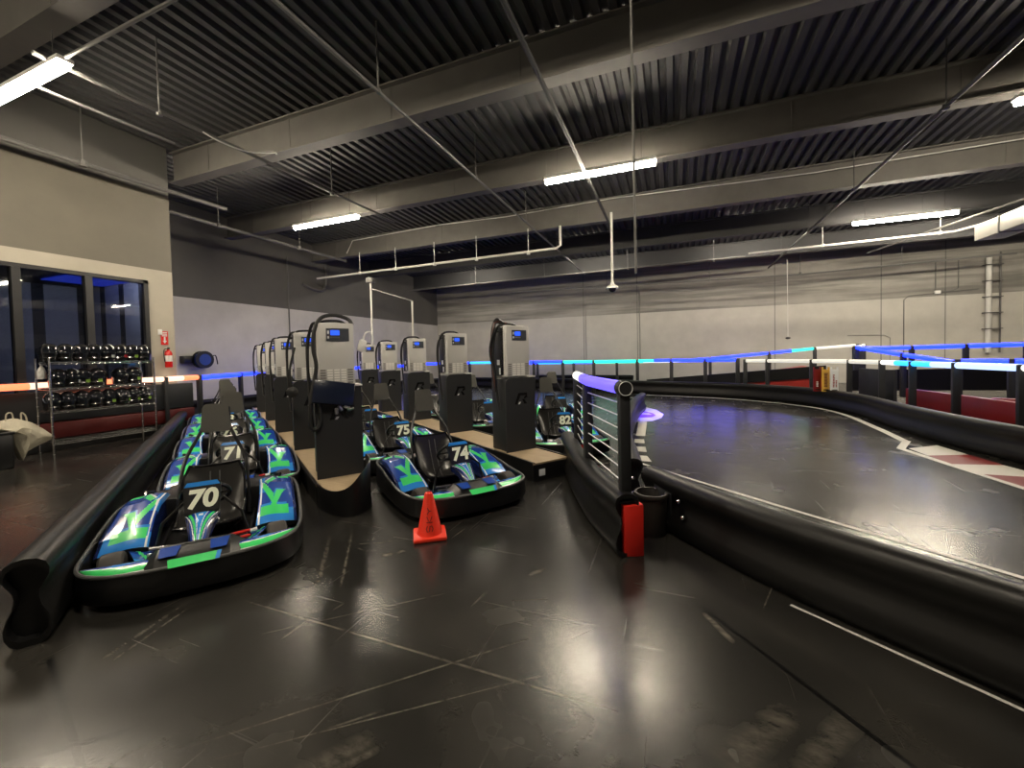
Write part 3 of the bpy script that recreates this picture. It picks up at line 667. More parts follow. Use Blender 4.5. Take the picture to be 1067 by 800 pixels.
# ------------------------------------------------------------------ charger islands and chargers
U = Vector((-.826,.563,0)); NV = Vector((.563,.826,0)); ANG = math.atan2(-.563,.826)
def uv(u, n, z=0): p = U*u+NV*n; return (p.x,p.y,z)
DK = .22
def island(pts, w, label, nose):
    c = Vector(uv(*pts[0])); t = thing('charger_island', label, 'platform', c)
    P = spline([Vector(uv(*q))-c for q in pts], 6)
    b = MB(); b.sweep(P, [(-w/2,0),(w/2,0),(w/2,DK-.02),(-w/2,DK-.02)], 'black', cap=False)
    d0 = P[0]; n0 = NV*(w/2); b.poly([d0-n0, d0+n0, d0+n0+Vector((0,0,DK-.02)), d0-n0+Vector((0,0,DK-.02))], 'black'); b.build('skirt', t, flat=True)
    b = MB(); b.sweep(P, [(-w/2,DK-.02),(w/2,DK-.02),(w/2,DK),(-w/2,DK)], 'ply', cap=False); b.poly([d0-n0+Vector((0,0,DK-.02)), d0+n0+Vector((0,0,DK-.02)), d0+n0+Vector((0,0,DK)), d0-n0+Vector((0,0,DK))], 'ply'); b.build('deck', t, flat=True)
    for sg in (-1,1):
        b = MB(); b.sweep(P, [(sg*w/2-.02,DK-.02),(sg*w/2+.012,DK-.02),(sg*w/2+.012,DK+.012),(sg*w/2-.02,DK+.012)], 'black', cap=False); b.build('edge_strip', t, flat=True)
    if nose:
        # curled plastic sheet round the front, its top edge swooping up to one side
        b = MB(); R = w/2-.005; N = 28
        def sh(uu, vv, rr):
            a = -PI/2+PI*uu; x = -math.cos(a)*.52; y = math.sin(a)*rr
            q = U*x+NV*y
            top = .23+.24*(1/(1+math.exp(-(uu-.52)*13)))
            return (q.x, q.y, vv*top)
        b.grid(lambda a, v_: sh(a, v_, R), N, 4, lambda a, v_: 'black'); b.grid(lambda a, v_: sh(a, v_, R-.015), N, 4, lambda a, v_: 'black')
        V = []
        for i in range(N+1): V += [sh(i/N,1,R), sh(i/N,1,R-.015)]
        b.add(V, [(2*i,2*i+1,2*i+3,2*i+2) for i in range(N)], 'black'); b.build('curved_nose', t)
        b = MB(); b.prism([(U*(-math.cos(-PI/2+PI*k/16))*.5+NV*math.sin(-PI/2+PI*k/16)*(R-.03)).to_2d() for k in range(17)], .0, DK, 'ply'); b.build('nose_deck', t, flat=True)
    else:
        b = MB(); q = uv(0,0); T = Matrix.Rotation(ANG,4,'Z'); b.rbox((.002,-w/2+.08,.06),(.008,-w/2+.17,.14),'wht_dec',.002,T); b.build('white_tag', t)
    return t
L_POS = [(5.0,.97),(6.8,.95),(8.65,.86),(10.5,.82),(12.4,.75)]
R_POS = [(4.72,3.21),(6.52,3.21),(8.32,3.20),(10.12,3.20),(11.92,3.20)]
island([(4.62,.94),(7,.92),(9.5,.84),(13.5,.72)], .52, 'plywood topped island of the left charger row with a curved black nose', True)
island([(3.87,3.19),(7,3.19),(10,3.19),(13.2,3.19)], .56, 'plywood topped island of the right charger row with a square black front', False)

def make_charger(label):
    t = thing('kart_charger', label, 'charger')
    # base cabinet: bent black sheet, open channel at its left side
    b = MB(); x1, x0, w, zt = .2, -.2, .24, .99
    b.rbox((x0,-w+.03,0),(x1-.02,w,zt-.02),'cabinet',.01)
    # front sheet with rounded upper left shoulder
    prof = [(-w,0),(w,0),(w,zt)]+[(-w+.09-.09*math.sin(k*PI/12), zt-.09+.09*math.cos(k*PI/12)) for k in range(7)]
    T = Matrix(((0,0,1,0),(1,0,0,0),(0,1,0,0),(0,0,0,1)))
    b.prism(prof, x1-.02, x1, 'cabinet', T); b.build('base_cabinet', t)
    b = MB()  # cut-out emblem on the cabinet front: two leaning strokes and a loop
    zc = .70; x = x1+.002
    for P in ([(-.10,-.07),(-.06,-.07),(.01,.08),(-.04,.08)], [(-.04,.08),(.10,.08),(.085,.045),(-.02,.045)], [(.10,.08),(.11,.02),(.05,-.005),(.055,.03),(.08,.045)], [(.02,-.005),(.055,-.005),(.10,-.07),(.055,-.07)]):
        b.poly([(x, py, zc+pz) for py, pz in P], 'black_gloss')
    b.poly([(x+.001,-.045,zc-.07),(x+.001,-.02,zc-.07),(x+.001,.0,zc-.04),(x+.001,-.03,zc-.04)], 'wht_dec')
    b.build('emblem', t, flat=True)
    b = MB(); b.rbox((-.05,.13,.985),(.215,.25,1.005),'silver',.004); b.build('top_shelf', t)
    # silver rectifier box on top
    b = MB(); z0, z1 = 1.0, 1.685
    b.rbox((-.17,-.19,z0+.01),(.10,.175,z1-.01),'cabinet',.012); b.build('rear_housing', t)
    fc = .165
    b = MB(); b.rbox((.02,-.19,z0),(fc,.19,z1),'silver',.014)
    b.build('front_cover', t)
    b = MB()
    for i in range(5):
        for j in range(6):
            y0 = -.170+i*.070; zz = z0+.02+j*.028
            b.box((fc-.002,y0,zz),(fc+.004,y0+.055,zz+.017),'silver_dark' if (i in (0,4)) else 'vent_w')
    b.build('vent_grille', t, flat=True)
    b = MB(); b.box((fc-.002,-.10,z1-.20),(fc+.006,.135,z1-.06),'lcd_dim'); b.build('control_panel', t, flat=True)
    sc = t.children[-1]
    b = MB(); b.box((fc+.005,-.055,z1-.135),(fc+.010,.035,z1-.08),'lcd'); b.build('display', sc, flat=True)
    b = MB()
    b.box((fc+.005,-.055,z1-.166),(fc+.009,.035,z1-.150),'steel'); b.build('button_row', sc, flat=True)
    for za, zb in ((.12,.085),(.17,.145)):
        b = MB(); b.box((fc+.005,-.088,z1-za),(fc+.009,-.07,z1-zb),'wht_dec'); b.build('indicator', sc, flat=True)
    b = MB(); b.box((-.07,-.196,z0+.16),(-.01,-.188,z0+.23),'wht_dec'); b.box((-.02,-.196,z0+.03),(.01,-.188,z0+.12),'wht_dec'); b.build('warning_label', t, flat=True)
    b = MB()  # cables down the left side
    b.tube(spline([(.05,-.16,z1+.01),(.0,-.22,z1-.02),(-.05,-.26,1.45),(-.02,-.27,1.1),(.02,-.26,.75),(.06,-.25,.55)],6), .016, 'cable', 8); b.build('charging_cable', t)
    b = MB(); b.tube(spline([(.0,-.15,z1-.05),(-.06,-.25,z1-.12),(-.09,-.27,1.3),(-.06,-.24,.98)],6), .011, 'cable', 8)
    b.build('side_cable', t)
    b = MB(); b.tube(spline([(-.12,-.14,z1-.01),(-.1,-.1,z1+.035),(-.09,.08,z1+.04),(-.08,.17,z1-.01)],6), .016, 'cable', 8); b.build('top_cable', t)
    return t
labsL = ['nearest charger of the left row, with a dark screen hung on its front','second charger of the left row','third charger of the left row','fourth charger of the left row','farthest charger of the left row']
labsR = ['nearest charger of the right row, on the square plywood platform','second charger of the right row','third charger of the right row','fourth charger of the right row','farthest charger of the right row']
ch0 = make_charger('grey charger '+labsL[0])
for i, (pos, lab) in enumerate([(p, l) for p, l in zip(L_POS, labsL)]+[(p, l) for p, l in zip(R_POS, labsR)]):
    o = ch0 if i == 0 else copy_tree(ch0)
    o.location = uv(pos[0], pos[1], DK); o.rotation_euler.z = ANG+(0 if i else math.radians(-2))
    o['label'] = 'silver '+lab; o['group'] = 'kart chargers in two rows'
# nearest left charger extras: hose loop, hung screen, white plug
B = Matrix.Translation(uv(5.0,.97,DK)) @ Matrix.Rotation(ANG,4,'Z')
t = thing('hung_screen', 'dark navy screen tilted on the nearest left charger', 'screen', B @ Vector((.24,-.06,.93)), ANG)
T = Matrix.Rotation(math.radians(-10),4,'X') @ Matrix.Rotation(math.radians(-12),4,'Y')
b = MB(); b.rbox((-.012,-.21,-.13),(.012,.21,.12),'navyscreen',.008,T); b.build('screen_panel', t)
b = MB(); b.rbox((-.02,-.215,-.135),(-.008,.215,.125),'black',.008,T); b.build('bezel', t)
t = thing('plug_bundle', 'bunch of silver plugs hanging under the dark screen', 'plugs', B @ Vector((.24,.02,.72)), ANG)
for k, (y, z, m_) in enumerate(((-.06,.0,'steel'),(-.02,.03,'steel'),(.05,.045,'wht_dec'),(.09,.02,'steel'))):
    b = MB(); b.lathe([(.012,-.03),(.02,-.02),(.022,.03),(.012,.04)], m_, 10, Matrix.Translation((.0,y,z)) @ Matrix.Rotation(.6*k,4,'X')); b.build('plug', t)
b = MB(); b.tube(spline([(0,-.06,.02),(.01,0,.06),(0,.09,.04)],5), .008, 'cable', 6); b.build('wire', t)
t = thing('charging_hose', 'thick black hose looped over the nearest left charger', 'hose', B @ Vector((0,0,0)), ANG)
b = MB(); b.tube(spline([(.15,.17,1.67),(.1,.14,1.735),(.1,0,1.775),(.12,-.14,1.74),(.16,-.22,1.60),(.18,-.24,1.4),(.2,-.22,1.2),(.22,-.28,.9),(.22,-.30,.6),(.22,-.24,.55),(.22,-.2,.66),(.21,-.22,.95)],6), .021, 'cable', 10); b.build('hose', t)
t = thing('white_plug', 'white charging plug with looped cable at the nearest left charger', 'plug', B @ Vector((.1,.27,1.42)), ANG)
b = MB(); b.rbox((-.04,-.035,-.05),(.04,.045,.09),'white',.02, Matrix.Rotation(-.35,4,'X')); b.build('plug_body', t)
b = MB(); b.tube(spline([(0,.03,.08),(0,.06,.16),(0,.11,.17),(0,.14,.1),(0,.12,.02),(0,.06,.0)],6), .010, 'white', 8); b.build('plug_cable', t)
t = thing('cable_bundle', 'tangle of cables on top of the nearest right charger', 'cables', Matrix.Translation(uv(4.72,3.21,DK)) @ Vector((0,0,0)), ANG)
for k in range(4):
    b = MB(); o = .02*k; b.tube(spline([(.0,-.12+o,1.73),(-.05,-.2,1.79-o),(-.04+o,-.28,1.66),(-.06,-.29-o*.4,1.35),(-.02+o,-.3,1.0),(.0,-.27,.8)],6), .012, 'maroon' if k == 2 else 'cable', 8); b.build('cable', t)
t = thing('cable_coil', 'coiled charging lead hanging between the left chargers', 'cable', B @ Vector((-1.25,-.30,.86)), ANG)
b = MB(); b.lathe([(.03,-.05),(.07,-.03),(.075,.03),(.03,.05)], 'cable', 14, Matrix.Rotation(PI/2,4,'Y')); b.build('coil', t)
b = MB(); b.tube(spline([(0,0,.06),(.02,-.02,.3),(0,.05,.6)],6), .014, 'cable', 8); b.build('lead', t)

# ------------------------------------------------------------------ karts
HW = .66
def outline(s=1.0):
    P = [(.85,0),(.845,.22),(.80,.42),(.69,.57),(.50,.64),(.15,.665),(-.30,.665),(-.62,.64),(-.78,.55),(-.83,.38),(-.845,0)]
    P = P+[(x,-y) for x,y in P[::-1][1:-1]]
    Q = spline(P+[P[0]], 4)[:-1]
    return [(p.x*s if s == 1 else p.x-(1-s)*math.copysign(1,p.x)*.9*min(1,abs(p.x)/.5), p.y*s) for p in Q]
def hrim(x):  # height of the bumper rim along the kart
    if x > .3: return .215
    if x > -.35: return .215+.075*((.3-x)/.65)
    return .29
def make_kart_parts():
    parts = {}
    # bumper band all the way round
    b = MB(); O = outline(); n = len(O); V = []; F = []
    lay = [(1.0,.05),(1.012,.09),(1.0,.17),(.995,None),(.965,None),(.955,.10),(.96,.05)]
    for x, y in O:
        for k, (s, z) in enumerate(lay):
            zz = z if z is not None else hrim(x)
            V.append((x*s, y*s, zz))
    L = len(lay)
    for i in range(n):
        for k in range(L): F.append((i*L+k, ((i+1)%n)*L+k, ((i+1)%n)*L+(k+1)%L, i*L+(k+1)%L))
    b.add(V, F, 'black'); parts['bumper'] = b
    b = MB(); b.tube([(x*.99, y*.99, hrim(x)+.004) for x, y in O], .012, 'trim', 8, closed=True); parts['bumper_rim'] = b
    b = MB(); b.prism([(x*.95,y*.93) for x,y in O], .045, .07, 'black'); parts['floor_tray'] = b
    # nose fairing: raised black centre with slanted cheeks and a green slot
    b = MB()
    sec = [(-.30,.20),(-.20,.285),(.20,.285),(.30,.20)]
    V = []
    for x, dz_ in ((.66,.0),(.80,-.02),(.875,-.08)):
        for y, z in sec: V.append((x-.05*abs(y)/.3, y, z+dz_))
    b.add(V, [(i*4+k, i*4+k+1, (i+1)*4+k+1, (i+1)*4+k) for i in range(2) for k in range(3)], 'black')
    b.add([(.66,-.30,.09),(.66,-.2,.285),(.66,.2,.285),(.66,.30,.09)], [(0,1,2,3)], 'black')
    b.poly([(.818,-.13,.257),(.868,-.12,.222),(.868,.12,.222),(.818,.13,.257)], 'green')
    b.poly([(.818,.13,.2575),(.868,.12,.2225),(.868,.145,.2225),(.818,.155,.2575)], 'lblue')
    for s in (-1,1): b.poly([(.67,s*.19,.288),(.79,s*.18,.268),(.79,s*.09,.268),(.67,s*.08,.288)], 'blue')
    parts['nose_fairing'] = b
    # front wings
    for s in (1,-1):
        b = MB()
        def fn(u, v, s=s):
            y = .19+u*.405; xf = .785-.035*u-.15*max(0,(u-.35)/.65)**2; xb = .655-.05*u
            x = xb+(xf-xb)*v; return (x, s*y, .228+.022*math.sin(PI*min(1,v*.9))*(1-u*.6)-.03*v)
        def mf(u, v):
            if v > .90: return 'wht_dec'
            if v < .06: return 'black'
            if v > .60-.25*u: return 'green'
            if v > .52-.25*u: return 'wht_dec'
            if abs(u-.45-.3*v) < .12: return 'lblue'
            return 'blue'
        b.grid(fn, 40, 20, mf); b.grid(lambda u,v: (fn(u,v)[0],fn(u,v)[1],fn(u,v)[2]-.02), 4, 2, lambda u,v:'black')
        parts['front_wing' if s == 1 else 'front_wing_b'] = b
    # side pods with bold graphics
    KP = [[(.08,.10),(.22,.10),(.22,.90),(.08,.90)], [(.22,.42),(.48,.62),(.48,.88),(.22,.60)], [(.24,.46),(.55,.12),(.68,.12),(.40,.52)], [(.60,.30),(.70,.22),(.86,.55),(.76,.62)], [(.80,.70),(.93,.70),(.93,.95),(.80,.95)]]
    for s in (1,-1):
        b = MB()
        def prof(x):
            h = .18+.185*min(1,max(0,(.27-x)/.55))**.75
            if x < -.50: h -= (-.50-x)*.5
            return h
        def fn(u, v, s=s):
            x = .27-u*.88; h = prof(x)
            yi = .33+.02*math.sin(u*3); yo = .625
            if v < .12: return (x, s*yi, .12+(h-.12)*v/.12)
            if v < .62:
                t_ = (v-.12)/.5; return (x, s*(yi+(yo-.10-yi)*t_), h+.012*math.sin(PI*t_))
            if v < .85:
                t_ = (v-.62)/.23; return (x, s*(yo-.10+.10*math.sin(t_*PI/2)), h-(h-.24)*.45*(1-math.cos(t_*PI/2)) if h > .24 else h-.02*t_)
            t_ = (v-.85)/.15; h2 = h-(h-.24)*.45 if h > .24 else h-.02
            return (x, s*yo, h2+(.14-h2)*t_)
        def mf(u, v, s=s):
            p, q = u, (v-.12)/.62
            if v < .10: return 'navy'
            if q > 1.02: return 'navy' if v < .93 else 'black'
            for P in KP:
                if inpoly(p, q, P): return 'green'
            for P in KP:
                if inpoly(p-.025, q+.03, P): return 'lblue' if p < .5 else 'wht_dec'
            if abs(q-.08) < .03: return 'wht_dec'
            return 'lblue' if p < .16 or (p > .45 and q < .22) else 'blue'
        b.grid(fn, 84, 60, mf)
        for e in (0,1):
            R_ = [fn(e, k/30) for k in range(31)]; b.poly(R_, 'black')
        parts['side_pod' if s == 1 else 'side_pod_b'] = b
    for s in (1,-1):
        b = MB(); A, B_, C_, D_ = Vector((.30,s*.43,.185)), Vector((.28,s*.29,.14)), Vector((.64,s*.19,.17)), Vector((.60,s*.33,.205))
        b.grid(lambda u,v: A.lerp(D_,u).lerp(B_.lerp(C_,u),v), 20, 16, lambda u,v: 'green' if abs(v-.35-.3*u) < .09 else ('navy' if v > .8 else ('lblue' if u > .7 else 'blue')))
        parts['inner_panel' if s == 1 else 'inner_panel_b'] = b
    # black battery / tank boxes behind the pods
    for s in (1,-1):
        b = MB(); b.rbox((-.78,s*.36-.14,.08),(-.42,s*.36+.14,.33),'black',.03)
        b.tube([(-.5,s*.5,.33),(-.6,s*.52,.37),(-.74,s*.48,.33)], .014, 'black_gloss', 8)
        parts['battery_box' if s == 1 else 'battery_box_b'] = b
    # seat
    S = spline([(.10,.20,0),(-.02,.11,0),(-.18,.09,0),(-.32,.13,0),(-.42,.28,0),(-.49,.44,0),(-.53,.555,0)], 4); m_ = len(S)-1
    def sf(off):
        def f(u, v):
            i = min(int(u*m_), m_-1); p = S[i].lerp(S[i+1], u*m_-i); y = (v-.5)*2
            w = .215+.02*math.sin(PI*u) - (.03*max(0,u-.85)/.15 if u > .85 else 0)
            lift = (abs(y)**3)*(.11*math.sin(PI*min(1,u*1.1))+.02)
            tn = (S[min(i+1,m_)]-S[i]).normalized(); nx, nz = tn.y, -tn.x
            if nz < 0 and u < .3: nx, nz = -nx, -nz
            up = Vector((.75,.65)) if u > .5 else Vector((.1,1))
            return (p.x+up.x*lift*.55-up.x*off, y*w, p.y+up.y*lift-up.y*off)
        return f
    b = MB(); b.grid(sf(0), 24, 14, lambda u,v:'seat'); b.grid(sf(.018), 24, 14, lambda u,v:'seat')
    f0, f1 = sf(0), sf(.018); rim = [f0(k/24,0) for k in range(25)]+[f0(1,k/14) for k in range(1,15)]+[f0(1-k/24,1) for k in range(1,25)]+[f0(0,1-k/14) for k in range(1,14)]
    b.tube(rim, .011, 'black_gloss', 6, closed=True)
    for y in (-.035,.035): b.tube([(f0(k/12,.5)[0]+.004, y, f0(k/12,.5)[2]+.004) for k in range(4,12)], .005, 'trim', 6)
    parts['seat'] = b
    # headrest on two posts
    b = MB(); T = Matrix.Translation((-.76,0,.97)) @ Matrix.Rotation(math.radians(-12),4,'Y') @ Matrix.Scale(.93,4)
    pr = []
    for cx, cy, a0 in ((.075,.105,0),(-.075,.105,PI/2),(-.095,-.115,PI),(.095,-.115,3*PI/2)):
        for k in range(5): a = a0+k*PI/8; pr.append((cx+.035*math.cos(a), cy+.035*math.sin(a)))
    T2 = T @ Matrix(((0,0,1,0),(1,0,0,0),(0,1,0,0),(0,0,0,1)))
    b.prism(pr, -.022, .022, 'pad', T2); parts['headrest'] = b
    b = MB()
    for s in (1,-1): b.tube(spline([(-.34,s*.26,.12),(-.44,s*.26,.34),(-.58,s*.23,.60),(-.70,s*.14,.80),(-.765,s*.105,.90),(-.80,s*.10,1.06)],5), .015, 'black', 8)
    b.tube([(-.46,-.255,.38),(-.56,0,.40),(-.46,.255,.38)], .012, 'black', 8)
    parts['headrest_frame'] = b
    # steering wheel and column
    b = MB(); c = Vector((.10,0,.46)); ax = Vector((.62,0,-.55)).normalized(); s1 = Vector((0,1,0)); s2 = ax.cross(s1).normalized()
    ring = [c+(s1*math.cos(2*PI*k/28)*.155+s2*max(-.125,math.sin(2*PI*k/28)*.135)) for k in range(28)]
    b.tube(ring, .016, 'black', 8, closed=True)
    for a in (0, PI, PI/2): b.tube([c, c+(s1*math.cos(a)*.15-s2*math.sin(a)*.12)], .01, 'black', 6)
    b.lathe([(.04,-.01),(.04,.012),(.001,.014)], 'black_gloss', 12, Matrix.Translation(c)); parts['steering_wheel'] = b
    b = MB(); b.tube([c, (.46,0,.12)], .013, 'steel', 8); parts['steering_column'] = b
    # frame rails
    b = MB()
    for s in (1,-1):
        b.tube(spline([(.74,s*.12,.10),(.62,s*.26,.10),(.30,s*.28,.10),(-.3,s*.30,.11),(-.78,s*.28,.12)],5), .016, 'black', 8)
        b.tube([(.50,s*.14,.09),(.50,s*.42,.115)], .014, 'steel', 8)
        b.tube([(.40,s*.10,.12),(.44,s*.40,.13)], .008, 'wht_dec', 6)
        b.tube([(.30,s*.30,.10),(.30,s*.24,.34),(.22,s*.12,.45)], .011, 'black', 6)
    b.tube([(-.58,-.46,.12),(-.58,.46,.12)], .016, 'steel', 8); parts['chassis_frame'] = b
    # pedals
    for s in (1,-1):
        b = MB(); m_p = 'red' if s == 1 else 'steel'
        for k in range(2): b.tube([(.42+.055*k, s*.13, .20-.02*k),(.40+.055*k, s*.30, .205-.02*k)], .012, m_p, 8)
        b.tube([(.46,s*.2,.1),(.44,s*.2,.2)], .008, 'steel', 6)
        if s == 1: b.tube([(.41,.30,.20),(.41,.345,.205)], .016, 'wht_dec', 8)
        parts['pedal' if s == 1 else 'pedal_b'] = b
    b = MB(); b.rbox((-.80,-.20,.10),(-.60,.2,.30),'black',.03); b.lathe([(.07,-.1),(.08,-.08),(.08,.08),(.07,.1)], 'steel', 14, Matrix.Translation((-.66,.0,.33)) @ Matrix.Rotation(PI/2,4,'X')); parts['motor'] = b
    return parts
def tyre(w, r):
    b = MB(); b.lathe([(r*.55,-w/2),(r*.86,-w/2),(r*.97,-w*.40),(r,-w*.2),(r,w*.2),(r*.97,w*.40),(r*.86,w/2),(r*.55,w/2)], 'rubber', 24, None, 'y'); return b
def rim(w, r):
    b = MB(); b.lathe([(.001,-w*.30),(r*.25,-w*.34),(r*.3,-w*.2),(r*.5,-w*.25),(r*.57,-w*.45),(r*.57,w*.45),(r*.5,w*.25),(r*.3,w*.2),(r*.25,w*.34),(.001,w*.3)], 'black_gloss', 18, None, 'y'); return b
def steering_panel(num):
    """number plate on top, tapered graphic cone below"""
    b = MB(); ph = .185; hw = .115
    base = Vector((.365,0,.395)); top = Vector((.265,0,.60)); up = (top-base); n = Vector((up.z,0,-up.x)).normalized()
    def on(y, h, o=0.0): q = base+up*h+n*o; return (q.x, y, q.z)
    pr = [(-hw*.92,0),(hw*.92,0),(hw,.80)]+[(hw-.03+.03*math.cos(k*PI/8), .87+.13*math.sin(k*PI/8)) for k in range(5)]+[(-hw+.03-.03*math.sin(k*PI/8), .87+.13*math.cos(k*PI/8)) for k in range(5)]+[(-hw,.80)]
    f_ = [on(y,h,.012) for y,h in pr]; r_ = [on(y,h,-.02) for y,h in pr]; k = len(pr)
    b.add(f_+r_, [tuple(range(k)), tuple(range(2*k-1,k-1,-1))]+[(i,(i+1)%k,k+(i+1)%k,k+i) for i in range(k)], 'black')
    b.poly([on(y,h,.0135) for y,h in ((-hw*.97,.84),(hw*.97,.84),(hw*.8,.985),(-hw*.8,.985))], 'lblue')
    o = Vector(on(0,.40,.016)); upn = up.normalized()
    # text: x axis -> kart's right seen from the front, which is local +y
    T = Matrix(((0,upn.x,n.x,o.x),(1,upn.y,n.y,o.y),(0,upn.z,n.z,o.z),(0,0,0,1)))
    if num: b.text(num, .185, T, 'number', bold=.0075, shear=.12)
    plate = b
    c = MB(); a0 = on(0,.02,.01); b0 = (.66,0,.25)
    A = Vector(a0); Bv = Vector(b0)
    def fn(u, v):
        p = A.lerp(Bv, u); w = .112*(1-u)**1.0+.045*u; y = (v-.5)*2*w
        return (p.x-.03*abs((v-.5)*2)**2+.0, y, p.z+.035*math.sin(PI*u)-.03*abs((v-.5)*2)**2)
    def mf(u, v):
        q = abs(v-.5)*2
        if q > .93: return 'black'
        if u < .04: return 'black'
        if u > .90: return 'green'
        if .12 < u < .22 and q < .12: return 'wht_dec'
        d = q-(1-u)*.95
        if abs(q-(.22+.5*(1-u)**1.6)) < .09: return 'green'
        if abs(q-(.42+.5*(1-u)**1.6)) < .035: return 'wht_dec'
        if abs(q-(.08+.3*(1-u)**1.6)) < .03: return 'wht_dec'
        return 'lblue' if q < .3 else ('blue' if q < .75 else 'navy')
    c.grid(fn, 52, 60, mf)
    V = [fn(k/26,0) for k in range(27)]+[fn(k/26,1) for k in range(27)]
    c.add([(p[0]-.02,p[1]*.9,p[2]-.06) for p in V]+list(V), [(i,i+1,54+i+1,54+i) for i in range(26)]+[(27+i,27+i+1,81+i+1,81+i) for i in range(26)], 'navy')
    return plate, c
PARTS = make_kart_parts(); CACHE = {}
def make_kart(num, label, u, n, dang=0.0):
    t = thing('go_kart', label, 'go-kart', uv(u,n), ANG+math.radians(dang), 'electric go-karts lined up in the pit')
    def put(key, name, parent=t, loc=None):
        if key not in CACHE:
            o = PARTS[key].build(name, parent); CACHE[key] = o
        else:
            o = CACHE[key].copy(); o.name = name; o.parent = parent; COL.objects.link(o)
        if loc: o.location = loc
        return o
    bp = put('bumper','bumper'); put('bumper_rim','rim_trim',bp); put('floor_tray','floor_tray'); put('nose_fairing','nose_fairing')
    put('front_wing','front_wing'); put('front_wing_b','front_wing'); put('inner_panel','inner_panel'); put('inner_panel_b','inner_panel'); put('side_pod','side_pod'); put('side_pod_b','side_pod')
    put('battery_box','battery_box'); put('battery_box_b','battery_box'); put('seat','seat')
    hr = put('headrest','headrest'); put('headrest_frame','headrest_frame',hr)
    sw = put('steering_wheel','steering_wheel'); put('steering_column','steering_column',sw)
    put('chassis_frame','chassis_frame'); put('pedal','pedal'); put('pedal_b','pedal'); put('motor','motor')
    for key, name, w, r, x, y in (('tf','wheel',.13,.125,.475,.475),('tr','wheel',.17,.125,-.58,.50)):
        for s in (1,-1):
            if key not in CACHE:
                o = tyre(w, r).build('wheel', t); CACHE[key] = o
                rm = rim(w, r).build('wheel_rim', o); CACHE[key+'r'] = rm
            else:
                o = CACHE[key].copy(); o.parent = t; COL.objects.link(o)
                rm = CACHE[key+'r'].copy(); rm.parent = o; COL.objects.link(rm)
            o.location = (x, s*y, r+.002); o.rotation_euler.z = math.radians(6) if key == 'tf' else 0
    pl, cn = steering_panel(num)
    pn = cn.build('steering_fairing', t); pl.build('number_plate', pn)
    return t
make_kart('70','blue and green go-kart numbered 70 beside the long left barrier',4.18,-.19,-4)
make_kart('71','go-kart parked right behind kart 70, its number ending in 1',5.90,-.01,-1)
make_kart('76','third go-kart from the front in the left lane',7.62,-.05,0)
make_kart('78','fourth go-kart from the front in the left lane',9.33,-.09,0)
make_kart('','farthest go-kart in the left lane',11.06,-.13,0)
make_kart('74','blue and green go-kart numbered 74 behind the orange cone',4.21,1.97,-3)
make_kart('75','go-kart numbered 75 parked behind kart 74',6.02,1.99,-2)
make_kart('','third go-kart from the front in the lane between the chargers',7.85,2.05,0)
make_kart('','farthest go-kart in the lane between the chargers',9.75,2.05,0)
make_kart('82','go-kart right of the nearest right charger, half hidden by the handrail',5.12,4.38,-24)
make_kart('','go-kart glimpsed between the nearest and second right chargers',7.3,4.25,-10)
make_kart('','go-kart glimpsed behind the second right charger',9.2,4.2,0)
make_kart('','go-kart in the back row, seen right of the nearest right charger',6.9,5.9,-30)
make_kart('','farthest go-kart in the back row behind the right chargers',8.9,5.9,-20)

# ------------------------------------------------------------------ traffic cone with hand lettering
t = thing('traffic_cone', 'small orange traffic cone with handwritten letters in front of kart 74', 'traffic cone', (-1.93,2.93,0), math.radians(35))
b = MB(); b.rbox((-.135,-.135,0),(.135,.135,.035),'cone',.015); b.build('cone_base', t)
b = MB(); b.lathe([(.108,.03),(.10,.05),(.036,.355),(.03,.37),(.018,.374),(.016,.33),(.001,.32)], 'cone', 32); b.build('cone_body', t)
b = MB()
def conept(a, z, o=.0025): r_ = .10-(z-.05)/.305*.064+o; return Vector((r_*math.cos(a), r_*math.sin(a), z))
aim = math.atan2(-2.93, 1.93)-math.radians(35)
def stroke(P): b.tube([conept(aim+a/ .085, z) for a, z in P], .0035, 'ink', 5)
# letters run up the cone, read with the head tilted left
def glyph(lines, z0, h=.055, w=.05):
    for L_ in lines: stroke([((.5-y)*w*1.0, z0+x*h) for x, y in L_])
glyph([[(.9,.85),(.5,1),(.1,.85),(.15,.55),(.5,.5),(.85,.45),(.9,.15),(.5,0),(.1,.15)]], .07)
glyph([[(.1,0),(.1,1)],[(.9,1),(.1,.5),(.9,0)]], .14)
glyph([[(0,1),(.5,.5),(1,1)],[(.5,.5),(.5,0)]], .21, .05, .045)
b.build('handwriting', t)

# ------------------------------------------------------------------ helmet rack
RX1, RX0, RY0, RY1 = -9.15, -9.58, 3.38, 4.78
t = thing('helmet_rack', 'chrome wire shelving rack full of helmets by the window', 'shelving rack', (RX0,RY0,0))
for x, y in ((0,0),(RX1-RX0,0),(0,RY1-RY0),(RX1-RX0,RY1-RY0)):
    b = MB(); b.tube([(x,y,0),(x,y,1.63)], .014, 'wire', 10)
    for k in range(10): b.tube([(x,y,.15*k+.1),(x,y,.15*k+.105)], .0155, 'steel', 8)
    b.build('post', t)
SHZ = [.28,.78,1.15,1.56]
for z in SHZ:
    b = MB(); w = RX1-RX0; d = RY1-RY0
    for dz_ in (0,-.03):
        b.tube([(0,0,z+dz_),(w,0,z+dz_),(w,d,z+dz_),(0,d,z+dz_)], .006, 'wire', 6, closed=True)
    k = 0
    y = .03
    while y < d: b.tube([(0,y,z+.004),(w,y,z+.004)], .003, 'wire', 5); y += .05
    for x in (w*.33,w*.66): b.tube([(x,0,z-.006),(x,d,z-.006)], .005, 'wire', 5)
    y = .0
    while y < d-.05:
        b.tube([(w,y,z),(w,y+.035,z-.03),(w,y+.07,z)], .0035, 'wire', 5); y += .07
    b.build('wire_shelf', t)
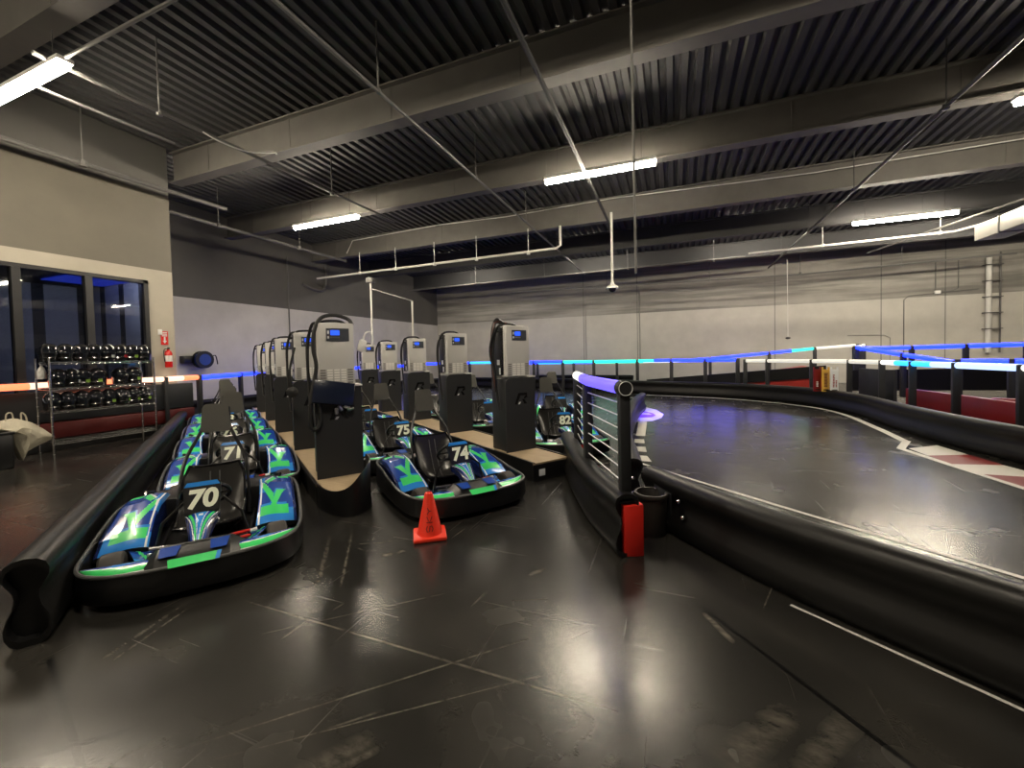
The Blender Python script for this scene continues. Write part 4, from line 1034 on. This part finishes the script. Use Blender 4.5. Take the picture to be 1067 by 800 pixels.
M['visor'] = mat('helmet_visor', (.006,.007,.010), .07)
M['h_black'] = mat('helmet_shell', (.012,.012,.013), .17, coat=.5)
M['h_green'] = mat('helmet_green', (.32,.55,.08), .35)
M['h_red'] = mat('helmet_red', (.5,.02,.02), .35)
def make_helmet(dec):
    o = {}
    b = MB()
    def fn(u, v):
        a = 2*PI*u; ph = PI*(.0+v*.80)-PI/2+.20*PI*0
        th = PI*v*.80
        r_ = .125*math.sin(th) if v < .62 else .125*math.sin(PI*.62*.80)*(1-.10*(v-.62)/.38)
        z = .27-.135*(1-math.cos(th)) if v < .62 else (.27-.135*(1-math.cos(PI*.496)))-(v-.62)/.38*.13
        x = r_*math.cos(a); y = r_*math.sin(a)*.86
        if x > 0 and v > .62: x *= 1.15+.1*math.cos(a)
        return (x, y, z)
    def mf(u, v):
        a = u if u <= .5 else u-1
        if dec and .66 < v < .86 and .06 < a < .15: return dec
        if dec == 'wht_dec' and v < .5 and (abs(a-.12) < .03): return 'wht_dec'
        return 'h_black'
    b.grid(fn, 28, 14, mf); o['shell'] = b
    b = MB()
    def vf(u, v):
        a = -1.15+2.3*u; p = fn(a/(2*PI) % 1, .36+v*.36); s = 1.035; return (p[0]*s+.004, p[1]*s, p[2])
    b.grid(vf, 14, 5, lambda u, v: 'visor'); o['visor'] = b
    b = MB(); b.tube([(.145,-.05,.055),(.16,0,.055),(.145,.05,.055)], .012, 'h_black', 6); o['chin_vent'] = b
    return o
helm = {}
HR = random.Random(5)
def helmet(y, z, x, rz, dec, label, grp):
    t = thing('helmet', label, 'helmet', (x,y,z), rz, grp); t.scale = (1.16,1.16,1.12)
    if dec not in helm:
        helm[dec] = {k: v.build(k, t) for k, v in make_helmet(dec).items()}
    else:
        for k, o in helm[dec].items(): c = o.copy(); c.parent = t; COL.objects.link(c)
names = ['leftmost','second from left','third from left','fourth from left','fourth from right','third from right','second from right','rightmost']
for sh, z, ys_, decs in ((2,SHZ[3],[.08,.27,.46,.65,.82,.99,1.17,1.33],[None,None,None,None,'wht_dec','h_red','h_green',None]),
                       (1,SHZ[2],[.17,.33,.48,.65,.98,1.18],[None,'wht_dec','h_green','h_green',None,'h_green']),
                       (0,SHZ[1],[.10,.27,.44,.62,.80,.98,1.15,1.32],[None,None,None,None,'h_green','h_green','h_green','h_green'])):
    nm = {0:'lowest helmet shelf',1:'middle helmet shelf',2:'top shelf'}[sh]
    N_ = len(ys_)
    lab_ = names if N_ == 8 else ['leftmost','second from left','third from left','third from right','second from right','rightmost']
    if N_ == 6: lab_ = ['leftmost','second from left','third from left','third from right','second from right','rightmost']
    for k, y in enumerate(ys_):
        helmet(RY0+y, z+.008, RX1-.19+random.uniform(-.015,.015), random.uniform(-.75,-.15), decs[k], 'black racing helmet, %s on the %s of the rack' % (lab_[k], nm), 'helmets on the '+nm)
# spray bottle hung on the rack
t = thing('spray_bottle', 'white spray bottle hung at the left end of the helmet rack', 'spray bottle', (RX1-.33,RY0+.03,1.30))
b = MB(); b.lathe([(.001,0),(.045,0),(.05,.01),(.05,.12),(.035,.17),(.016,.20),(.016,.225)], 'white', 18); b.build('bottle', t)
b = MB(); b.rbox((-.015,-.02,.22),(.03,.045,.27),'white',.008); b.tube([(.0,.04,.25),(.0,.065,.20)], .006, 'white', 6); b.build('spray_trigger', t)

# black bin with a canvas sack on it
t = thing('black_bin', 'low black bin at the left edge under the canvas sack', 'bin', (-9.45,2.73,0))
b = MB(); b.rbox((-.3,-.4,0),(.3,.24,.53),'black',.03); b.rbox((-.32,-.42,.51),(.32,.25,.55),'black',.012); b.build('bin_body', t)
t = thing('canvas_sack', 'crumpled cream canvas sack slumped over the black bin', 'sack', (-9.35,3.1,0))
SO = [(-.30,.62),(-.16,.70),(-.05,.72),(.10,.64),(.22,.52),(.36,.36),(.18,.28),(.04,.21),(-.01,.07),(-.07,.28),(-.11,.50),(-.24,.57)]
def sack_side(x0, bul, seed):
    r_ = random.Random(seed); V = [Vector((x0+r_.uniform(-.015,.015), y, z)) for y, z in SO]; rings = [V]
    for k, f in enumerate((.72,.42,.15)):
        c_ = Vector((x0,.03,.47)); rings.append([c_+(v-c_)*f+Vector((bul*(1-f)**.6+r_.uniform(-.03,.03), r_.uniform(-.012,.012), r_.uniform(-.012,.012))) for v in V])
    return rings
b = MB(); FR, BK = sack_side(.08,.10,3), sack_side(-.09,-.08,4); n = len(SO)
for RR in (FR, BK):
    b.add([v for r_ in RR for v in r_], [(k*n+i, k*n+(i+1)%n, (k+1)*n+(i+1)%n, (k+1)*n+i) for k in range(3) for i in range(n)]+[tuple(3*n+i for i in range(n))], 'bag')
b.add(FR[0]+BK[0], [(i,(i+1)%n,n+(i+1)%n,n+i) for i in range(n)], 'bag')
b.build('sack_body', t, angle=28)
b = MB(); b.tube(spline([(.05,-.16,.68),(.06,-.15,.80),(.06,-.10,.81),(.05,-.08,.70)],5), .010, 'bag', 6); b.build('handle', t)
b = MB(); b.tube(spline([(.05,.0,.68),(.06,.0,.80),(.06,.04,.76),(.05,.06,.66)],5), .010, 'bag', 6); b.build('handle', t)

# fire extinguisher and its sign, hose reel
t = thing('fire_extinguisher', 'red fire extinguisher with a white label on the window wall', 'fire extinguisher', (XW+.1,5.72,1.42))
b = MB(); b.lathe([(.001,0),(.06,.0),(.068,.015),(.068,.30),(.055,.35),(.022,.38),(.022,.40)], 'ext_red', 20); b.build('cylinder_body', t)
b = MB(); b.lathe([(.069,.13),(.069,.26)], 'white', 20); b.build('label_band', t)
b = MB(); b.rbox((-.03,-.02,.40),(.03,.02,.44),'black',.006); b.tube([(.0,.0,.43),(.0,-.09,.45)], .008, 'steel', 6); b.build('valve', t)
b = MB(); b.tube(spline([(0,-.03,.42),(.02,-.09,.38),(.03,-.10,.25),(.03,-.085,.12)],5), .010, 'cable', 8); b.build('hose', t)
b = MB(); b.box((-.1,-.03,.05),(-.06,.03,.36),'steel'); b.build('wall_bracket', t, flat=True)
t = thing('extinguisher_sign', 'red sign with a white arrow above the fire extinguisher', 'sign', (XW+.005,5.71,2.07))
b = MB(); b.box((0,-.07,-.15),(.008,.07,.15),'ext_red'); b.build('sign_plate', t, flat=True)
b = MB()
b.poly([(.010,-.016,.03),(.010,.016,.03),(.010,.016,-.06),(.010,-.016,-.06)],'wht_dec'); b.poly([(.010,-.04,-.06),(.010,.04,-.06),(.010,0,-.12)],'wht_dec')
for z in (.12,.085,.05): b.box((.008,-.05,z-.010),(.010,.05,z+.010),'wht_dec')
b.build('arrow', t, flat=True)
b = MB(); b.rbox((0,-.04,-.06),(.02,.04,.06),'white',.006); tag(b.build('light_switch', loc=(XW,5.63,2.2)), 'small white switch plate beside the extinguisher sign', 'switch')
t = thing('hose_reel', 'blue hose reel mounted on the far left wall', 'hose reel', (XL+.25,8.2,1.6))
b = MB(); b.lathe([(.10,-.1),(.26,-.1),(.26,-.07),(.12,-.06),(.12,.06),(.26,.07),(.26,.1),(.10,.1)], 'black', 26, None, 'x'); b.build('spool', t)
b = MB()
M['hose_blue'] = mat('hose_blue', (.02,.06,.30), .4)
for k in range(4): b.tube([(-.045+k*.03, .20*math.cos(2*PI*j/28), .20*math.sin(2*PI*j/28)) for j in range(28)], .018, 'hose_blue', 8, closed=True)
b.lathe([(.001,.105),(.16,.105),(.17,.11),(.001,.112)], 'hose_blue', 22, None, 'x'); b.build('hose_coil', t)
b = MB(); b.rbox((-.24,-.5,-.1),(-.05,-.1,.12),'black',.02); b.build('mount_bracket', t)
b = MB(); b.tube(spline([(.1,.2,.1),(.1,.3,.12),(.1,.34,.0),(.1,.36,-.15)],5), .015, 'cable', 6); b.build('hose_end', t)

# ------------------------------------------------------------------ world and view
w = bpy.data.worlds.new('world'); scene.world = w; w.use_nodes = True
w.node_tree.nodes['Background'].inputs[0].default_value = (.5,.55,.65,1); w.node_tree.nodes['Background'].inputs[1].default_value = .0
scene.view_settings.view_transform = 'Standard'
scene.view_settings.look = 'None'
scene.view_settings.exposure = 0.0
scene.cycles.max_bounces = 8
scene.cycles.sample_clamp_indirect = 6.0
try: scene.cycles.use_denoising = True
except Exception: pass
